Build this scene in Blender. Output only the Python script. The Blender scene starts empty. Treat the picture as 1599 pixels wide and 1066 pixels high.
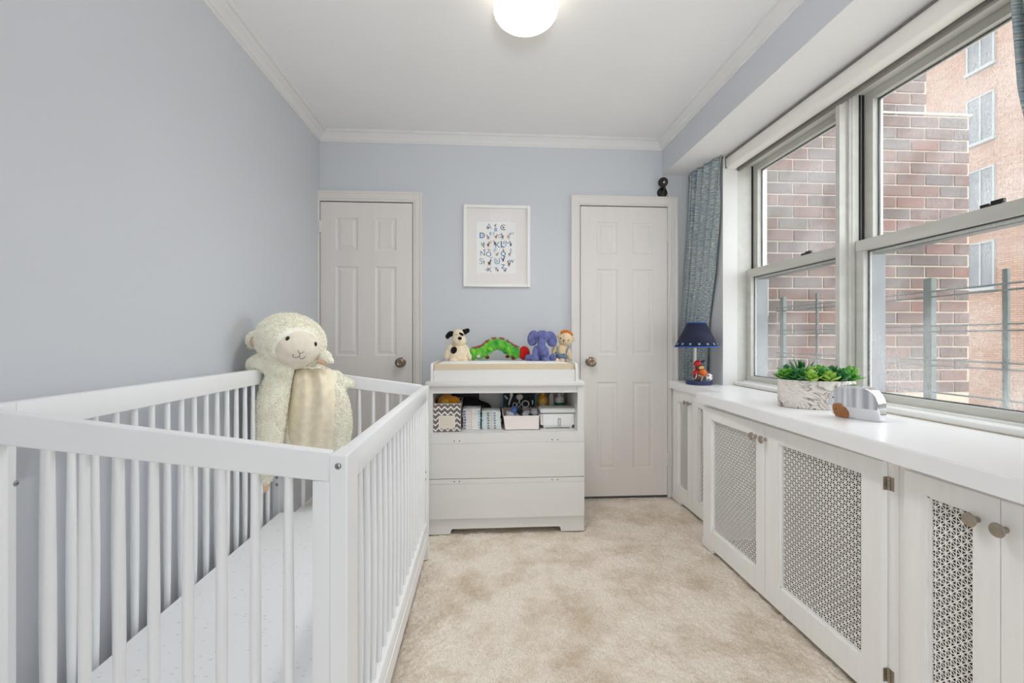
SKY, EXPO, LAMP, FILL_SPOT, DOWN_SPOT = 2.25, 0.88, 1.3, 42.0, 26.0
import bpy, bmesh, math, random
import numpy as np
from mathutils import Vector, Matrix, Euler

random.seed(7)
RNG = np.random.default_rng(11)
sc = bpy.context.scene
COL = sc.collection
PI = math.pi

# ------------------------------------------------------------------ camera, sky, exposure
CAM_H = 1.11
F_PX, VX, HY = 700.0, 755.0, 529.5
TH = math.atan((799.5 - VX) / F_PX)
CT, ST = math.cos(TH), math.sin(TH)
cam_d = bpy.data.cameras.new('camera')
cam_d.sensor_width = 36.0
cam_d.lens = F_PX / 1599.0 * 36.0
cam_d.shift_y = -(533.0 - HY) / 1599.0
cam_d.clip_start = 0.02
cam_d.clip_end = 300
cam = bpy.data.objects.new('camera', cam_d)
cam.location = (0, 0, CAM_H)
cam.rotation_euler = (PI / 2, 0, -TH)
COL.objects.link(cam)
sc.camera = cam

world = bpy.data.worlds.new('overcast_sky')
sc.world = world
world.use_nodes = True
wn = world.node_tree.nodes
wn['Background'].inputs['Color'].default_value = (0.93, 0.97, 1.0, 1)
wn['Background'].inputs['Strength'].default_value = SKY
sc.view_settings.view_transform = 'Standard'
sc.view_settings.look = 'None'
sc.view_settings.gamma = 1.0
sc.view_settings.use_curve_mapping = False
sc.view_settings.exposure = EXPO

# unseen fill spot added behind the viewpoint, bounced off the ceiling
fl_d = bpy.data.lights.new('added_fill_spot', 'SPOT')
fl_d.spot_size = math.radians(100)
fl_d.spot_blend = 0.8
fl_d.shadow_soft_size = 0.12
fl_d.energy = FILL_SPOT
fl_d.color = (0.93, 0.96, 1.0)
fl = bpy.data.objects.new('added_fill_spot', fl_d)
fl.location = (0.1, -0.35, 1.45)
fl.rotation_euler = Vector((0.0, 1.05, 1.0)).to_track_quat('-Z', 'Y').to_euler()
COL.objects.link(fl)
sc.cycles.use_denoising = True
sc.cycles.max_bounces = 12
sc.cycles.diffuse_bounces = 6
sc.cycles.transparent_max_bounces = 16
sc.cycles.sample_clamp_indirect = 4.0


def P(u, v, Y):
    """A point at depth Y of the room seen along one measured direction from the viewpoint."""
    a = (u - 799.5) / F_PX
    b = -(v - HY) / F_PX
    r = (a * CT + ST, -a * ST + CT, b)
    t = Y / r[1]
    return Vector((r[0] * t, Y, CAM_H + r[2] * t))


def fw(p):
    return (p[0] * ST + p[1] * CT) / F_PX      # metres per pixel at p


# ------------------------------------------------------------------ materials
def lin(c):
    c = c / 255.0
    return c / 12.92 if c <= 0.04045 else ((c + 0.055) / 1.055) ** 2.4


def S(r, g, b):
    return (lin(r), lin(g), lin(b), 1.0)


def mat(name, col, rough=0.6, metal=0.0, vary=0.0, vscale=8.0, bump=0.0, bscale=60.0, bdist=0.004,
        spec=0.5, sheen=0.0, trans=0.0, alpha=1.0, emit=None, estr=0.0, stretch=None, objrand=0.0, col2=None):
    m = bpy.data.materials.new(name)
    m.use_nodes = True
    nt = m.node_tree
    b = nt.nodes['Principled BSDF']
    b.inputs['Base Color'].default_value = col
    b.inputs['Roughness'].default_value = rough
    b.inputs['Metallic'].default_value = metal
    b.inputs['Specular IOR Level'].default_value = spec
    if sheen:
        b.inputs['Sheen Weight'].default_value = sheen
    if trans:
        b.inputs['Transmission Weight'].default_value = trans
    b.inputs['Alpha'].default_value = alpha
    if emit:
        b.inputs['Emission Color'].default_value = emit
        b.inputs['Emission Strength'].default_value = estr
    tc = None
    if vary or bump or col2:
        tc = nt.nodes.new('ShaderNodeTexCoord')
        src = tc.outputs['Object']
        if stretch:
            mp = nt.nodes.new('ShaderNodeMapping')
            mp.inputs['Scale'].default_value = stretch
            nt.links.new(src, mp.inputs['Vector'])
            src = mp.outputs['Vector']
    if vary or col2:
        n = nt.nodes.new('ShaderNodeTexNoise')
        n.inputs['Scale'].default_value = vscale
        n.inputs['Detail'].default_value = 5
        nt.links.new(src, n.inputs['Vector'])
        r = nt.nodes.new('ShaderNodeValToRGB')
        c2 = col2 if col2 else tuple(c * (1 - vary) for c in col[:3]) + (1,)
        c1 = col if col2 else tuple(min(1, c * (1 + vary)) for c in col[:3]) + (1,)
        r.color_ramp.elements[0].position = 0.35
        r.color_ramp.elements[0].color = c2
        r.color_ramp.elements[1].position = 0.65
        r.color_ramp.elements[1].color = c1
        nt.links.new(n.outputs['Fac'], r.inputs['Fac'])
        last = r.outputs['Color']
        if objrand:
            oi = nt.nodes.new('ShaderNodeObjectInfo')
            hs = nt.nodes.new('ShaderNodeHueSaturation')
            mr = nt.nodes.new('ShaderNodeMapRange')
            mr.inputs['To Min'].default_value = 1 - objrand
            mr.inputs['To Max'].default_value = 1 + objrand
            nt.links.new(oi.outputs['Random'], mr.inputs['Value'])
            nt.links.new(mr.outputs['Result'], hs.inputs['Value'])
            nt.links.new(last, hs.inputs['Color'])
            last = hs.outputs['Color']
        nt.links.new(last, b.inputs['Base Color'])
    if bump:
        n2 = nt.nodes.new('ShaderNodeTexNoise')
        n2.inputs['Scale'].default_value = bscale
        n2.inputs['Detail'].default_value = 4
        nt.links.new(src, n2.inputs['Vector'])
        bp = nt.nodes.new('ShaderNodeBump')
        bp.inputs['Strength'].default_value = bump
        bp.inputs['Distance'].default_value = bdist
        nt.links.new(n2.outputs['Fac'], bp.inputs['Height'])
        nt.links.new(bp.outputs['Normal'], b.inputs['Normal'])
    return m


M = {}
M['wall'] = mat('wall_paint', S(206, 209, 214), 0.75, vary=0.01, vscale=1.5, bump=0.05, bscale=180, bdist=0.001, spec=0.25)
M['ceiling'] = mat('ceiling_paint', S(240, 239, 238), 0.85, vary=0.008, vscale=2, bump=0.05, bscale=40, bdist=0.002, spec=0.2)
M['trim'] = mat('trim_paint', S(228, 227, 225), 0.4, vary=0.01, vscale=6, bump=0.04, bscale=25, bdist=0.001)
M['door'] = mat('door_paint', S(226, 221, 216), 0.42, vary=0.012, vscale=5, bump=0.06, bscale=60, bdist=0.001, stretch=(4, 4, 0.5))
M['cabinet'] = mat('cabinet_paint', S(248, 247, 245), 0.38, vary=0.015, vscale=9, bump=0.1, bscale=60, bdist=0.001, stretch=(6, 6, 0.5))
M['counter'] = mat('counter_paint', S(246, 246, 247), 0.3, vary=0.006, vscale=3, bump=0.04, bscale=30, bdist=0.001)
M['crib'] = mat('crib_lacquer', S(240, 241, 242), 0.33, vary=0.008, vscale=4, bump=0.03, bscale=30, bdist=0.001)
M['dresser'] = mat('dresser_lacquer', S(226, 224, 221), 0.42, vary=0.01, vscale=4, bump=0.04, bscale=40, bdist=0.001, stretch=(0.6, 4, 4))
M['dark_in'] = mat('cabinet_inner_shade', S(40, 36, 34), 0.9, vary=0.2, vscale=8)  # near-black colour stands in for the unlit inside of the cabinets
M['grille'] = mat('painted_metal_grille', S(246, 243, 238), 0.4, metal=0.0, vary=0.03, vscale=10, bump=0.03, bscale=50)
M['nickel'] = mat('brushed_nickel', S(176, 166, 154), 0.32, metal=1.0, vary=0.12, vscale=25, bump=0.08, bscale=120, bdist=0.0006)
M['bronze'] = mat('aged_brass', S(148, 132, 118), 0.3, metal=1.0, vary=0.3, vscale=40, bump=0.1, bscale=60, bdist=0.001)
M['steel'] = mat('steel', S(170, 172, 172), 0.25, metal=1.0, vary=0.08, vscale=30)
M['chrome'] = mat('polished_chrome', S(238, 239, 242), 0.045, metal=1.0, vary=0.01, vscale=4)
M['alu'] = mat('window_aluminium', S(208, 207, 200), 0.42, metal=0.0, vary=0.04, vscale=5, bump=0.05, bscale=40, bdist=0.0008, stretch=(5, 0.6, 5))
M['alu_bright'] = mat('window_bead', S(238, 234, 230), 0.4, vary=0.02)
M['alu_dark'] = mat('window_gasket', S(30, 30, 32), 0.6, vary=0.2, vscale=20)
M['screen_frame'] = mat('outer_jamb_metal', S(112, 114, 116), 0.5, metal=0.1, vary=0.12, vscale=12)
M['black'] = mat('black_plastic', S(22, 22, 23), 0.35, vary=0.15, vscale=20)
M['cable'] = mat('white_cable', S(232, 232, 230), 0.45, vary=0.02)
M['blind'] = mat('blind_fascia', S(246, 242, 236), 0.45, vary=0.015, vscale=4, bump=0.03, bscale=80)
M['blind_bar'] = mat('blind_bottom_bar', S(122, 116, 112), 0.5, vary=0.05)
M['white'] = mat('plain_white', S(240, 240, 238), 0.45, vary=0.01)
M['mattress'] = None


# ------------------------------------------------------------------ mesh building
class MB:
    def __init__(self):
        self.v, self.f, self.mi = [], [], []

    def add(self, vs, fs, mi=0):
        o = len(self.v)
        self.v += [tuple(p) for p in vs]
        self.f += [tuple(i + o for i in f) for f in fs]
        self.mi += [mi] * len(fs)
        return self

    def bm(self, b, M4=None, mi=0):
        b.verts.index_update()
        vs = [(M4 @ v.co if M4 else v.co.copy()) for v in b.verts]
        fs = [[v.index for v in f.verts] for f in b.faces]
        b.free()
        return self.add(vs, fs, mi)

    def box(self, x0, x1, y0, y1, z0, z1, bev=0.0, seg=1, M4=None, mi=0):
        b = bmesh.new()
        bmesh.ops.create_cube(b, size=1)
        for v in b.verts:
            v.co = Vector(((x0 + x1) / 2 + v.co.x * (x1 - x0), (y0 + y1) / 2 + v.co.y * (y1 - y0), (z0 + z1) / 2 + v.co.z * (z1 - z0)))
        if bev > 0:
            bmesh.ops.bevel(b, geom=list(b.edges), offset=bev, segments=seg, affect='EDGES', profile=0.5)
        return self.bm(b, M4, mi)

    def ell(self, c, r, R=None, seg=20, rings=12, mi=0):
        b = bmesh.new()
        bmesh.ops.create_uvsphere(b, u_segments=seg, v_segments=rings, radius=1)
        if isinstance(r, (int, float)):
            r = (r, r, r)
        T = Matrix.Translation(Vector(c)) @ (R.to_4x4() if R else Matrix.Identity(4)) @ Matrix.Diagonal((r[0], r[1], r[2], 1))
        return self.bm(b, T, mi)

    def ico(self, c, r, sub=1, mi=0):
        b = bmesh.new()
        bmesh.ops.create_icosphere(b, subdivisions=sub, radius=r)
        return self.bm(b, Matrix.Translation(Vector(c)), mi)

    def lathe(self, prof, c=(0, 0, 0), ax=(0, 0, 1), seg=24, mi=0, cap=True):
        q = Vector((0, 0, 1)).rotation_difference(Vector(ax).normalized())
        c = Vector(c)
        vs, fs = [], []
        for (r, z) in prof:
            for k in range(seg):
                a = 2 * PI * k / seg
                vs.append(c + q @ Vector((r * math.cos(a), r * math.sin(a), z)))
        n = len(prof)
        for i in range(n - 1):
            for k in range(seg):
                k2 = (k + 1) % seg
                fs.append((i * seg + k, i * seg + k2, (i + 1) * seg + k2, (i + 1) * seg + k))
        if cap:
            if prof[0][0] > 1e-5:
                fs.append(tuple(reversed(range(seg))))
            if prof[-1][0] > 1e-5:
                fs.append(tuple((n - 1) * seg + k for k in range(seg)))
        return self.add(vs, fs, mi)

    def tube(self, pts, r, seg=8, cap=True, mi=0):
        pts = [Vector(p) for p in pts]
        n = len(pts)
        rs = list(r) if isinstance(r, (list, tuple)) else [r] * n
        vs, fs = [], []
        up = None
        for i, p in enumerate(pts):
            d = (pts[min(i + 1, n - 1)] - pts[max(i - 1, 0)]).normalized()
            if up is None:
                up = Vector((0, 0, 1)) if abs(d.z) < 0.9 else Vector((1, 0, 0))
            s = d.cross(up).normalized()
            up = s.cross(d).normalized()
            for k in range(seg):
                a = 2 * PI * k / seg
                vs.append(p + (s * math.cos(a) + up * math.sin(a)) * rs[i])
        for i in range(n - 1):
            for k in range(seg):
                k2 = (k + 1) % seg
                fs.append((i * seg + k, i * seg + k2, (i + 1) * seg + k2, (i + 1) * seg + k))
        if cap:
            fs.append(tuple(reversed(range(seg))))
            fs.append(tuple((n - 1) * seg + k for k in range(seg)))
        return self.add(vs, fs, mi)

    def prism(self, poly, axis, a0, a1, mi=0):
        """poly: 2-D outline; axis 'X' -> (y,z), 'Y' -> (x,z), 'Z' -> (x,y)."""
        def pt(p, a):
            return {'X': (a, p[0], p[1]), 'Y': (p[0], a, p[1]), 'Z': (p[0], p[1], a)}[axis]
        n = len(poly)
        vs = [pt(p, a0) for p in poly] + [pt(p, a1) for p in poly]
        fs = [tuple(range(n)), tuple(range(2 * n - 1, n - 1, -1))]
        fs += [(i, (i + 1) % n, n + (i + 1) % n, n + i) for i in range(n)]
        return self.add(vs, fs, mi)

    def grid(self, rows, mi=0, close=False):
        """rows: list of equally long lists of points."""
        h, w = len(rows), len(rows[0])
        vs = [p for r in rows for p in r]
        fs = []
        for i in range(h - 1):
            for j in range(w - (0 if close else 1)):
                j2 = (j + 1) % w
                fs.append((i * w + j, i * w + j2, (i + 1) * w + j2, (i + 1) * w + j))
        return self.add(vs, fs, mi)

    def xform(self, M4):
        self.v = [tuple(M4 @ Vector(p)) for p in self.v]
        return self


ORG = {}


def link_mesh(name, me, m, parent=None, angle=40, origin=None):
    for x in (m if isinstance(m, (list, tuple)) else [m]):
        me.materials.append(x)
    o = bpy.data.objects.new(name, me)
    COL.objects.link(o)
    if parent is not None:
        o.parent = parent
        ORG[o.name] = ORG[parent.name]
    else:
        ORG[o.name] = Vector(origin) if origin else Vector((0, 0, 0))
        o.location = ORG[o.name]
    return o


def obj(name, mb, m, parent=None, angle=40, origin=None, smooth=True, normals=True):
    base = ORG[parent.name] if parent is not None else (Vector(origin) if origin else Vector((0, 0, 0)))
    me = bpy.data.meshes.new(name)
    vs = [(p[0] - base.x, p[1] - base.y, p[2] - base.z) for p in mb.v]
    me.from_pydata(vs, [], mb.f)
    if any(mb.mi):
        me.polygons.foreach_set('material_index', mb.mi)
    if normals:
        b = bmesh.new()
        b.from_mesh(me)
        bmesh.ops.recalc_face_normals(b, faces=b.faces)
        b.to_mesh(me)
        b.free()
    if smooth:
        me.shade_smooth()
        me.set_sharp_from_angle(angle=math.radians(angle))
    me.update()
    return link_mesh(name, me, m, parent, angle, origin)


def plush(name, mb, m, parent=None, voxel=0.004, smooth=6, origin=None, label=None):
    """One continuous soft surface grown over overlapping volumes."""
    me = bpy.data.meshes.new('tmp')
    me.from_pydata(mb.v, [], mb.f)
    b = bmesh.new(); b.from_mesh(me); bmesh.ops.recalc_face_normals(b, faces=b.faces); b.to_mesh(me); b.free()
    t = bpy.data.objects.new('tmp', me)
    COL.objects.link(t)
    r = t.modifiers.new('r', 'REMESH'); r.mode = 'VOXEL'; r.voxel_size = voxel
    s = t.modifiers.new('s', 'SMOOTH'); s.factor = 0.5; s.iterations = smooth
    bpy.context.view_layer.update()
    dg = bpy.context.evaluated_depsgraph_get()
    nm = bpy.data.meshes.new_from_object(t.evaluated_get(dg))
    bpy.data.objects.remove(t)
    base = ORG[parent.name] if parent is not None else (Vector(origin) if origin else Vector((0, 0, 0)))
    nm.name = name
    nm.transform(Matrix.Translation(-base))
    nm.materials.clear()
    nm.shade_smooth()
    o = link_mesh(name, nm, m, parent, 180, origin)
    if label:
        o['label'] = label
    return o


def tag(o, label, cat, group=None, kind=None):
    o['label'] = label
    o['category'] = cat
    if group:
        o['group'] = group
    if kind:
        o['kind'] = kind
    return o


def thing(name, label, cat, loc=(0, 0, 0), group=None, kind=None):
    o = bpy.data.objects.new(name, None)
    o.empty_display_size = 0.05
    COL.objects.link(o)
    o.location = loc
    ORG[o.name] = Vector(loc)
    tag(o, label, cat, group, kind)
    return o


def share(name, src, parent=None, loc=None, rot=None, scale=None, m=None):
    """A further object on an existing mesh (same material unless m)."""
    o = bpy.data.objects.new(name, src.data)
    COL.objects.link(o)
    if parent is not None:
        o.parent = parent
        ORG[o.name] = ORG[parent.name]
    if loc is not None:
        o.location = loc
    if rot is not None:
        o.rotation_euler = rot
    if scale is not None:
        o.scale = scale
    return o


# ================================================================== THE ROOM
D = 3.085          # back wall
XL = -1.10         # left wall
XB = 1.257         # beam face
XW = 1.512         # window wall
ZC = 2.495         # ceiling
YR = 2.745         # far window reveal
YN = 0.98          # near window reveal
YF = -1.3          # front end of the room
ST_ = dict(kind='structure')

# carpet: real relief
nx, ny = 480, 820
gx = np.linspace(XL - 0.02, 1.40, nx)
gy = np.linspace(YF, D + 0.03, ny)


def vnoise(nx, ny, cell):
    cx, cy = int(nx / cell) + 3, int(ny / cell) + 3
    g = RNG.random((cx, cy))
    xs = np.arange(nx) / cell; ys = np.arange(ny) / cell
    ix, iy = xs.astype(int), ys.astype(int)
    fx, fy = xs - ix, ys - iy
    fx = fx * fx * (3 - 2 * fx); fy = fy * fy * (3 - 2 * fy)
    a = g[np.ix_(ix, iy)]; b = g[np.ix_(ix + 1, iy)]; c = g[np.ix_(ix, iy + 1)]; d = g[np.ix_(ix + 1, iy + 1)]
    fx = fx[:, None]; fy = fy[None, :]
    return a * (1 - fx) * (1 - fy) + b * fx * (1 - fy) + c * (1 - fx) * fy + d * fx * fy


h = (vnoise(nx, ny, 1.5) - 0.5) * 0.0085 + (vnoise(nx, ny, 3.2) - 0.5) * 0.006 + (vnoise(nx, ny, 22) - 0.5) * 0.004
h = h - h.max() * 0.75
GX, GY = np.meshgrid(gx, gy, indexing='ij')
jit = 0.0009
vs = np.stack([GX + RNG.normal(0, jit, GX.shape), GY + RNG.normal(0, jit, GY.shape), h], -1).reshape(-1, 3)
idx = np.arange(nx * ny).reshape(nx, ny)
quads = np.stack([idx[:-1, :-1], idx[1:, :-1], idx[1:, 1:], idx[:-1, 1:]], -1).reshape(-1, 4)
me = bpy.data.meshes.new('floor')
me.vertices.add(len(vs)); me.vertices.foreach_set('co', vs.astype(np.float32).ravel())
me.loops.add(quads.size); me.loops.foreach_set('vertex_index', quads.ravel().astype(np.int32))
me.polygons.add(len(quads))
me.polygons.foreach_set('loop_start', np.arange(0, quads.size, 4, dtype=np.int32))
me.update(calc_edges=True)
me.shade_smooth()
M['carpet'] = mat('beige_carpet', S(222, 211, 196), 0.95, vary=0.0, spec=0.1, sheen=0.15)
nt = M['carpet'].node_tree
b_ = nt.nodes['Principled BSDF']
tc = nt.nodes.new('ShaderNodeTexCoord')
n1 = nt.nodes.new('ShaderNodeTexNoise'); n1.inputs['Scale'].default_value = 4.2; n1.inputs['Detail'].default_value = 6; n1.inputs['Roughness'].default_value = 0.65
n2 = nt.nodes.new('ShaderNodeTexNoise'); n2.inputs['Scale'].default_value = 210; n2.inputs['Detail'].default_value = 4
r1 = nt.nodes.new('ShaderNodeValToRGB')
r1.color_ramp.elements[0].position = 0.33; r1.color_ramp.elements[0].color = S(209, 192, 170)
r1.color_ramp.elements[1].position = 0.56; r1.color_ramp.elements[1].color = S(238, 229, 216)
r2 = nt.nodes.new('ShaderNodeValToRGB')
r2.color_ramp.elements[0].position = 0.34; r2.color_ramp.elements[0].color = (0.76, 0.73, 0.69, 1)
r2.color_ramp.elements[1].position = 0.54; r2.color_ramp.elements[1].color = (1, 1, 1, 1)
mx = nt.nodes.new('ShaderNodeMix'); mx.data_type = 'RGBA'; mx.blend_type = 'MULTIPLY'; mx.inputs[0].default_value = 1.0
for n_ in (n1, n2):
    nt.links.new(tc.outputs['Object'], n_.inputs['Vector'])
nt.links.new(n1.outputs['Fac'], r1.inputs['Fac']); nt.links.new(n2.outputs['Fac'], r2.inputs['Fac'])
nt.links.new(r1.outputs['Color'], mx.inputs[6]); nt.links.new(r2.outputs['Color'], mx.inputs[7])
nt.links.new(mx.outputs[2], b_.inputs['Base Color'])
floor = link_mesh('floor', me, M['carpet'])
tag(floor, 'beige cut-pile carpet covering the nursery floor', 'floor', kind='structure')


def struct(name, mb, m, label, cat, angle=30):
    o = obj(name, mb, m, angle=angle)
    return tag(o, label, cat, kind='structure')


struct('wall_left', MB().box(XL - 0.12, XL, YF, D + 0.1, -0.02, 2.7), M['wall'], 'plain pale blue-grey wall behind the crib', 'wall')
struct('wall_back', MB().box(XL - 0.12, 2.0, D, D + 0.12, -0.02, 2.7), M['wall'], 'pale blue-grey end wall with the two doors', 'wall')
mb = MB()
mb.box(XW, XW + 0.26, YR, D, -0.02, 2.7)
mb.box(XW, XW + 0.26, YF, YN, -0.02, 2.7)
mb.box(XW + 0.07, XW + 0.26, YN, YR, -0.02, 0.812)
mb.box(XW + 0.13, XW + 0.26, YN, YR, 2.235, 2.7)
struct('wall_right', mb, M['wall'], 'pale blue-grey window wall above the radiator cabinets', 'wall')
mb = MB()
mb.box(XL - 0.12, -0.25, YF - 0.12, YF, -0.02, 2.7)
mb.box(0.62, 2.0, YF - 0.12, YF, -0.02, 2.7)
mb.box(-0.25, 0.62, YF - 0.12, YF, 2.05, 2.7)  # opening added so sky light fills the room from behind
struct('wall_front', mb, M['wall'], 'pale wall behind the viewpoint with an opening added to let in fill light', 'wall')
struct('ceiling', MB().box(XL - 0.12, XW + 0.3, YF - 0.12, D + 0.1, ZC, ZC + 0.12), M['ceiling'], 'smooth white painted ceiling', 'ceiling')
struct('trim_1', MB().box(XB, XW + 0.14, YF, D, 2.268, ZC + 0.02), M['wall'], 'boxed pale beam running along above the window', 'beam')

struct('trim_7', MB().box(XB + 0.003, XW + 0.14, YF, D, 2.2655, 2.2685), M['ceiling'], 'white board added under the boxed beam, standing in for light from below', 'beam')  # light from counter and outside put in as a whiter board


def crown(q):
    # (projection from wall, height)
    p = [(0, ZC - 0.058), (0.006, ZC - 0.058), (0.010, ZC - 0.050), (0.016, ZC - 0.048), (0.020, ZC - 0.040), (0.034, ZC - 0.024),
         (0.046, ZC - 0.017), (0.050, ZC - 0.011), (0.062, ZC - 0.009), (0.070, ZC), (0, ZC)]
    return p


cp = crown(0)
struct('trim_2', MB().prism([(XL + a, z) for a, z in cp], 'Y', YF, D), M['trim'], 'white crown moulding above the left wall', 'moulding')
struct('trim_3', MB().prism([(D - a, z) for a, z in cp], 'X', XL, XB), M['trim'], 'white crown moulding above the two doors', 'moulding')
struct('trim_4', MB().prism([(XB - a, z) for a, z in cp], 'Y', YF, D), M['trim'], 'white crown moulding along the boxed beam', 'moulding')
struct('baseboard_left', MB().prism([(XL, 0), (XL + 0.014, 0), (XL + 0.014, 0.085), (XL + 0.006, 0.1), (XL, 0.1)], 'Y', YF, D), M['trim'], 'white baseboard along the left wall', 'baseboard')
struct('baseboard_back', MB().prism([(D, 0), (D - 0.014, 0), (D - 0.014, 0.085), (D - 0.006, 0.1), (D, 0.1)], 'X', -0.416, 0.607), M['trim'], 'white baseboard between the two doors', 'baseboard')


# ------------------------------------------------------------------ doors
def casing_profile(w):
    # across the width, 0 at the opening side: (across, projection)
    return [(0, 0), (0, 0.010), (0.006, 0.014), (0.012, 0.012), (0.018, 0.017), (w - 0.016, 0.020), (w - 0.010, 0.025), (w, 0.025), (w, 0)]


def door(name, x0, x1, ztop, knob_x, hinge_side, w_l, w_r, hinges, label):
    t = thing(name, label, 'door', ((x0 + x1) / 2, D, 0), kind='structure')
    Yf = D - 0.012         # leaf face
    gap = 0.004
    cz = ztop + 0.008
    # casing: one mitred surround
    rows = []
    for a, p in casing_profile(0.066):
        al, ar = a * w_l / 0.066, a * w_r / 0.066
        rows.append([(x0 - gap - al, D - p, 0), (x0 - gap - al, D - p, cz + a), (x1 + gap + ar, D - p, cz + a), (x1 + gap + ar, D - p, 0)])
    obj('door_casing', MB().grid(rows), M['door'], t, angle=20)
    # door gap shade painted as a dark sheet behind the leaf
    obj('door_gap_shade', MB().box(x0 - gap, x1 + gap, D - 0.0035, D - 0.0005, 0.0, cz), mat('door_gap_shadow', S(90, 82, 76), 0.8, vary=0.1), t)
    # leaf with six raised panels
    W = x1 - x0
    cols = [(x0 + W * 0.185, x0 + W * 0.422), (x0 + W * 0.598, x0 + W * 0.838)]
    if hinge_side == 'l':
        cols = [(x0 + W * 0.165, x0 + W * 0.405), (x0 + W * 0.595, x0 + W * 0.825)]
    rows = [(0.203, 0.813), (0.998, 1.599), (1.706, 1.925)]
    zb = 0.018
    mb = MB()
    mb.box(x0, x1, D - 0.006, D - 0.004, zb, ztop)
    xs = [x0, cols[0][0], cols[0][1], cols[1][0], cols[1][1], x1]
    zs = [zb, rows[0][0], rows[0][1], rows[1][0], rows[1][1], rows[2][0], rows[2][1], ztop]
    for i in range(5):
        for j in range(7):
            if i in (1, 3) and j in (1, 3, 5):
                continue
            mb.box(xs[i], xs[i + 1], Yf, D - 0.006, zs[j], zs[j + 1])
    leaf = obj('door_leaf', mb, M['door'], t)
    pan = None
    for (a, b) in cols:
        for (z0, z1) in rows:
            pb = MB()
            rings = [(0.0, Yf), (0.006, Yf + 0.0045), (0.013, Yf + 0.0058), (0.020, Yf + 0.0052), (0.034, Yf + 0.0008), (0.037, Yf + 0.0008)]
            loops = []
            for ins, y in rings:
                loops.append([(a + ins, y, z0 + ins), (b - ins, y, z0 + ins), (b - ins, y, z1 - ins), (a + ins, y, z1 - ins)])
            pb.grid(loops, close=True)
            n = len(pb.v)
            pb.f.append((n - 4, n - 3, n - 2, n - 1)); pb.mi.append(0)
            obj('panel', pb, M['door'], leaf, angle=8)
    kz = 0.954
    kb = MB().lathe([(0.033, 0), (0.033, 0.004), (0.028, 0.007), (0.012, 0.010), (0.011, 0.030), (0.020, 0.036), (0.031, 0.046), (0.033, 0.054), (0.030, 0.062), (0.018, 0.067), (0.016, 0.0655), (0.006, 0.066), (0.0, 0.0665)],
                    (knob_x, Yf, kz), (0, -1, 0), 28)
    ko = obj('door_knob', kb, M['bronze'], leaf)
    ko['label'] = 'aged brass round knob'
    hx = x0 - gap / 2 if hinge_side == 'l' else x1 + gap / 2
    for hz in hinges:
        hb = MB()
        for k in range(3):
            hb.lathe([(0.0055, 0), (0.0055, 0.026)], (hx, D - 0.018, hz - 0.04 + k * 0.0275), seg=10)
        hb.box(hx - 0.012, hx + 0.012, D - 0.016, D - 0.011, hz - 0.04, hz + 0.042)
        obj('hinge', hb, M['door'], leaf)
    return t


door('door_1', -1.088, -0.482, 2.029, -0.555, 'l', 0.008, 0.062, (1.86, 0.25), 'white six-panel door in the left corner behind the crib')
door('door_2', 0.672, 1.288, 2.033, 0.739, 'r', 0.062, 0.070, (1.83, 0.27), 'white six-panel door between dresser and radiator cabinets')


# ------------------------------------------------------------------ windows
def facing(nt, lo, hi):
    lw = nt.nodes.new('ShaderNodeLayerWeight'); lw.inputs['Blend'].default_value = 0.5
    pw = nt.nodes.new('ShaderNodeMath'); pw.operation = 'POWER'; pw.inputs[1].default_value = 4.5
    mr = nt.nodes.new('ShaderNodeMapRange'); mr.inputs['To Min'].default_value = lo; mr.inputs['To Max'].default_value = hi
    nt.links.new(lw.outputs['Facing'], pw.inputs[0]); nt.links.new(pw.outputs[0], mr.inputs['Value'])
    return mr.outputs[0]


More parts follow.
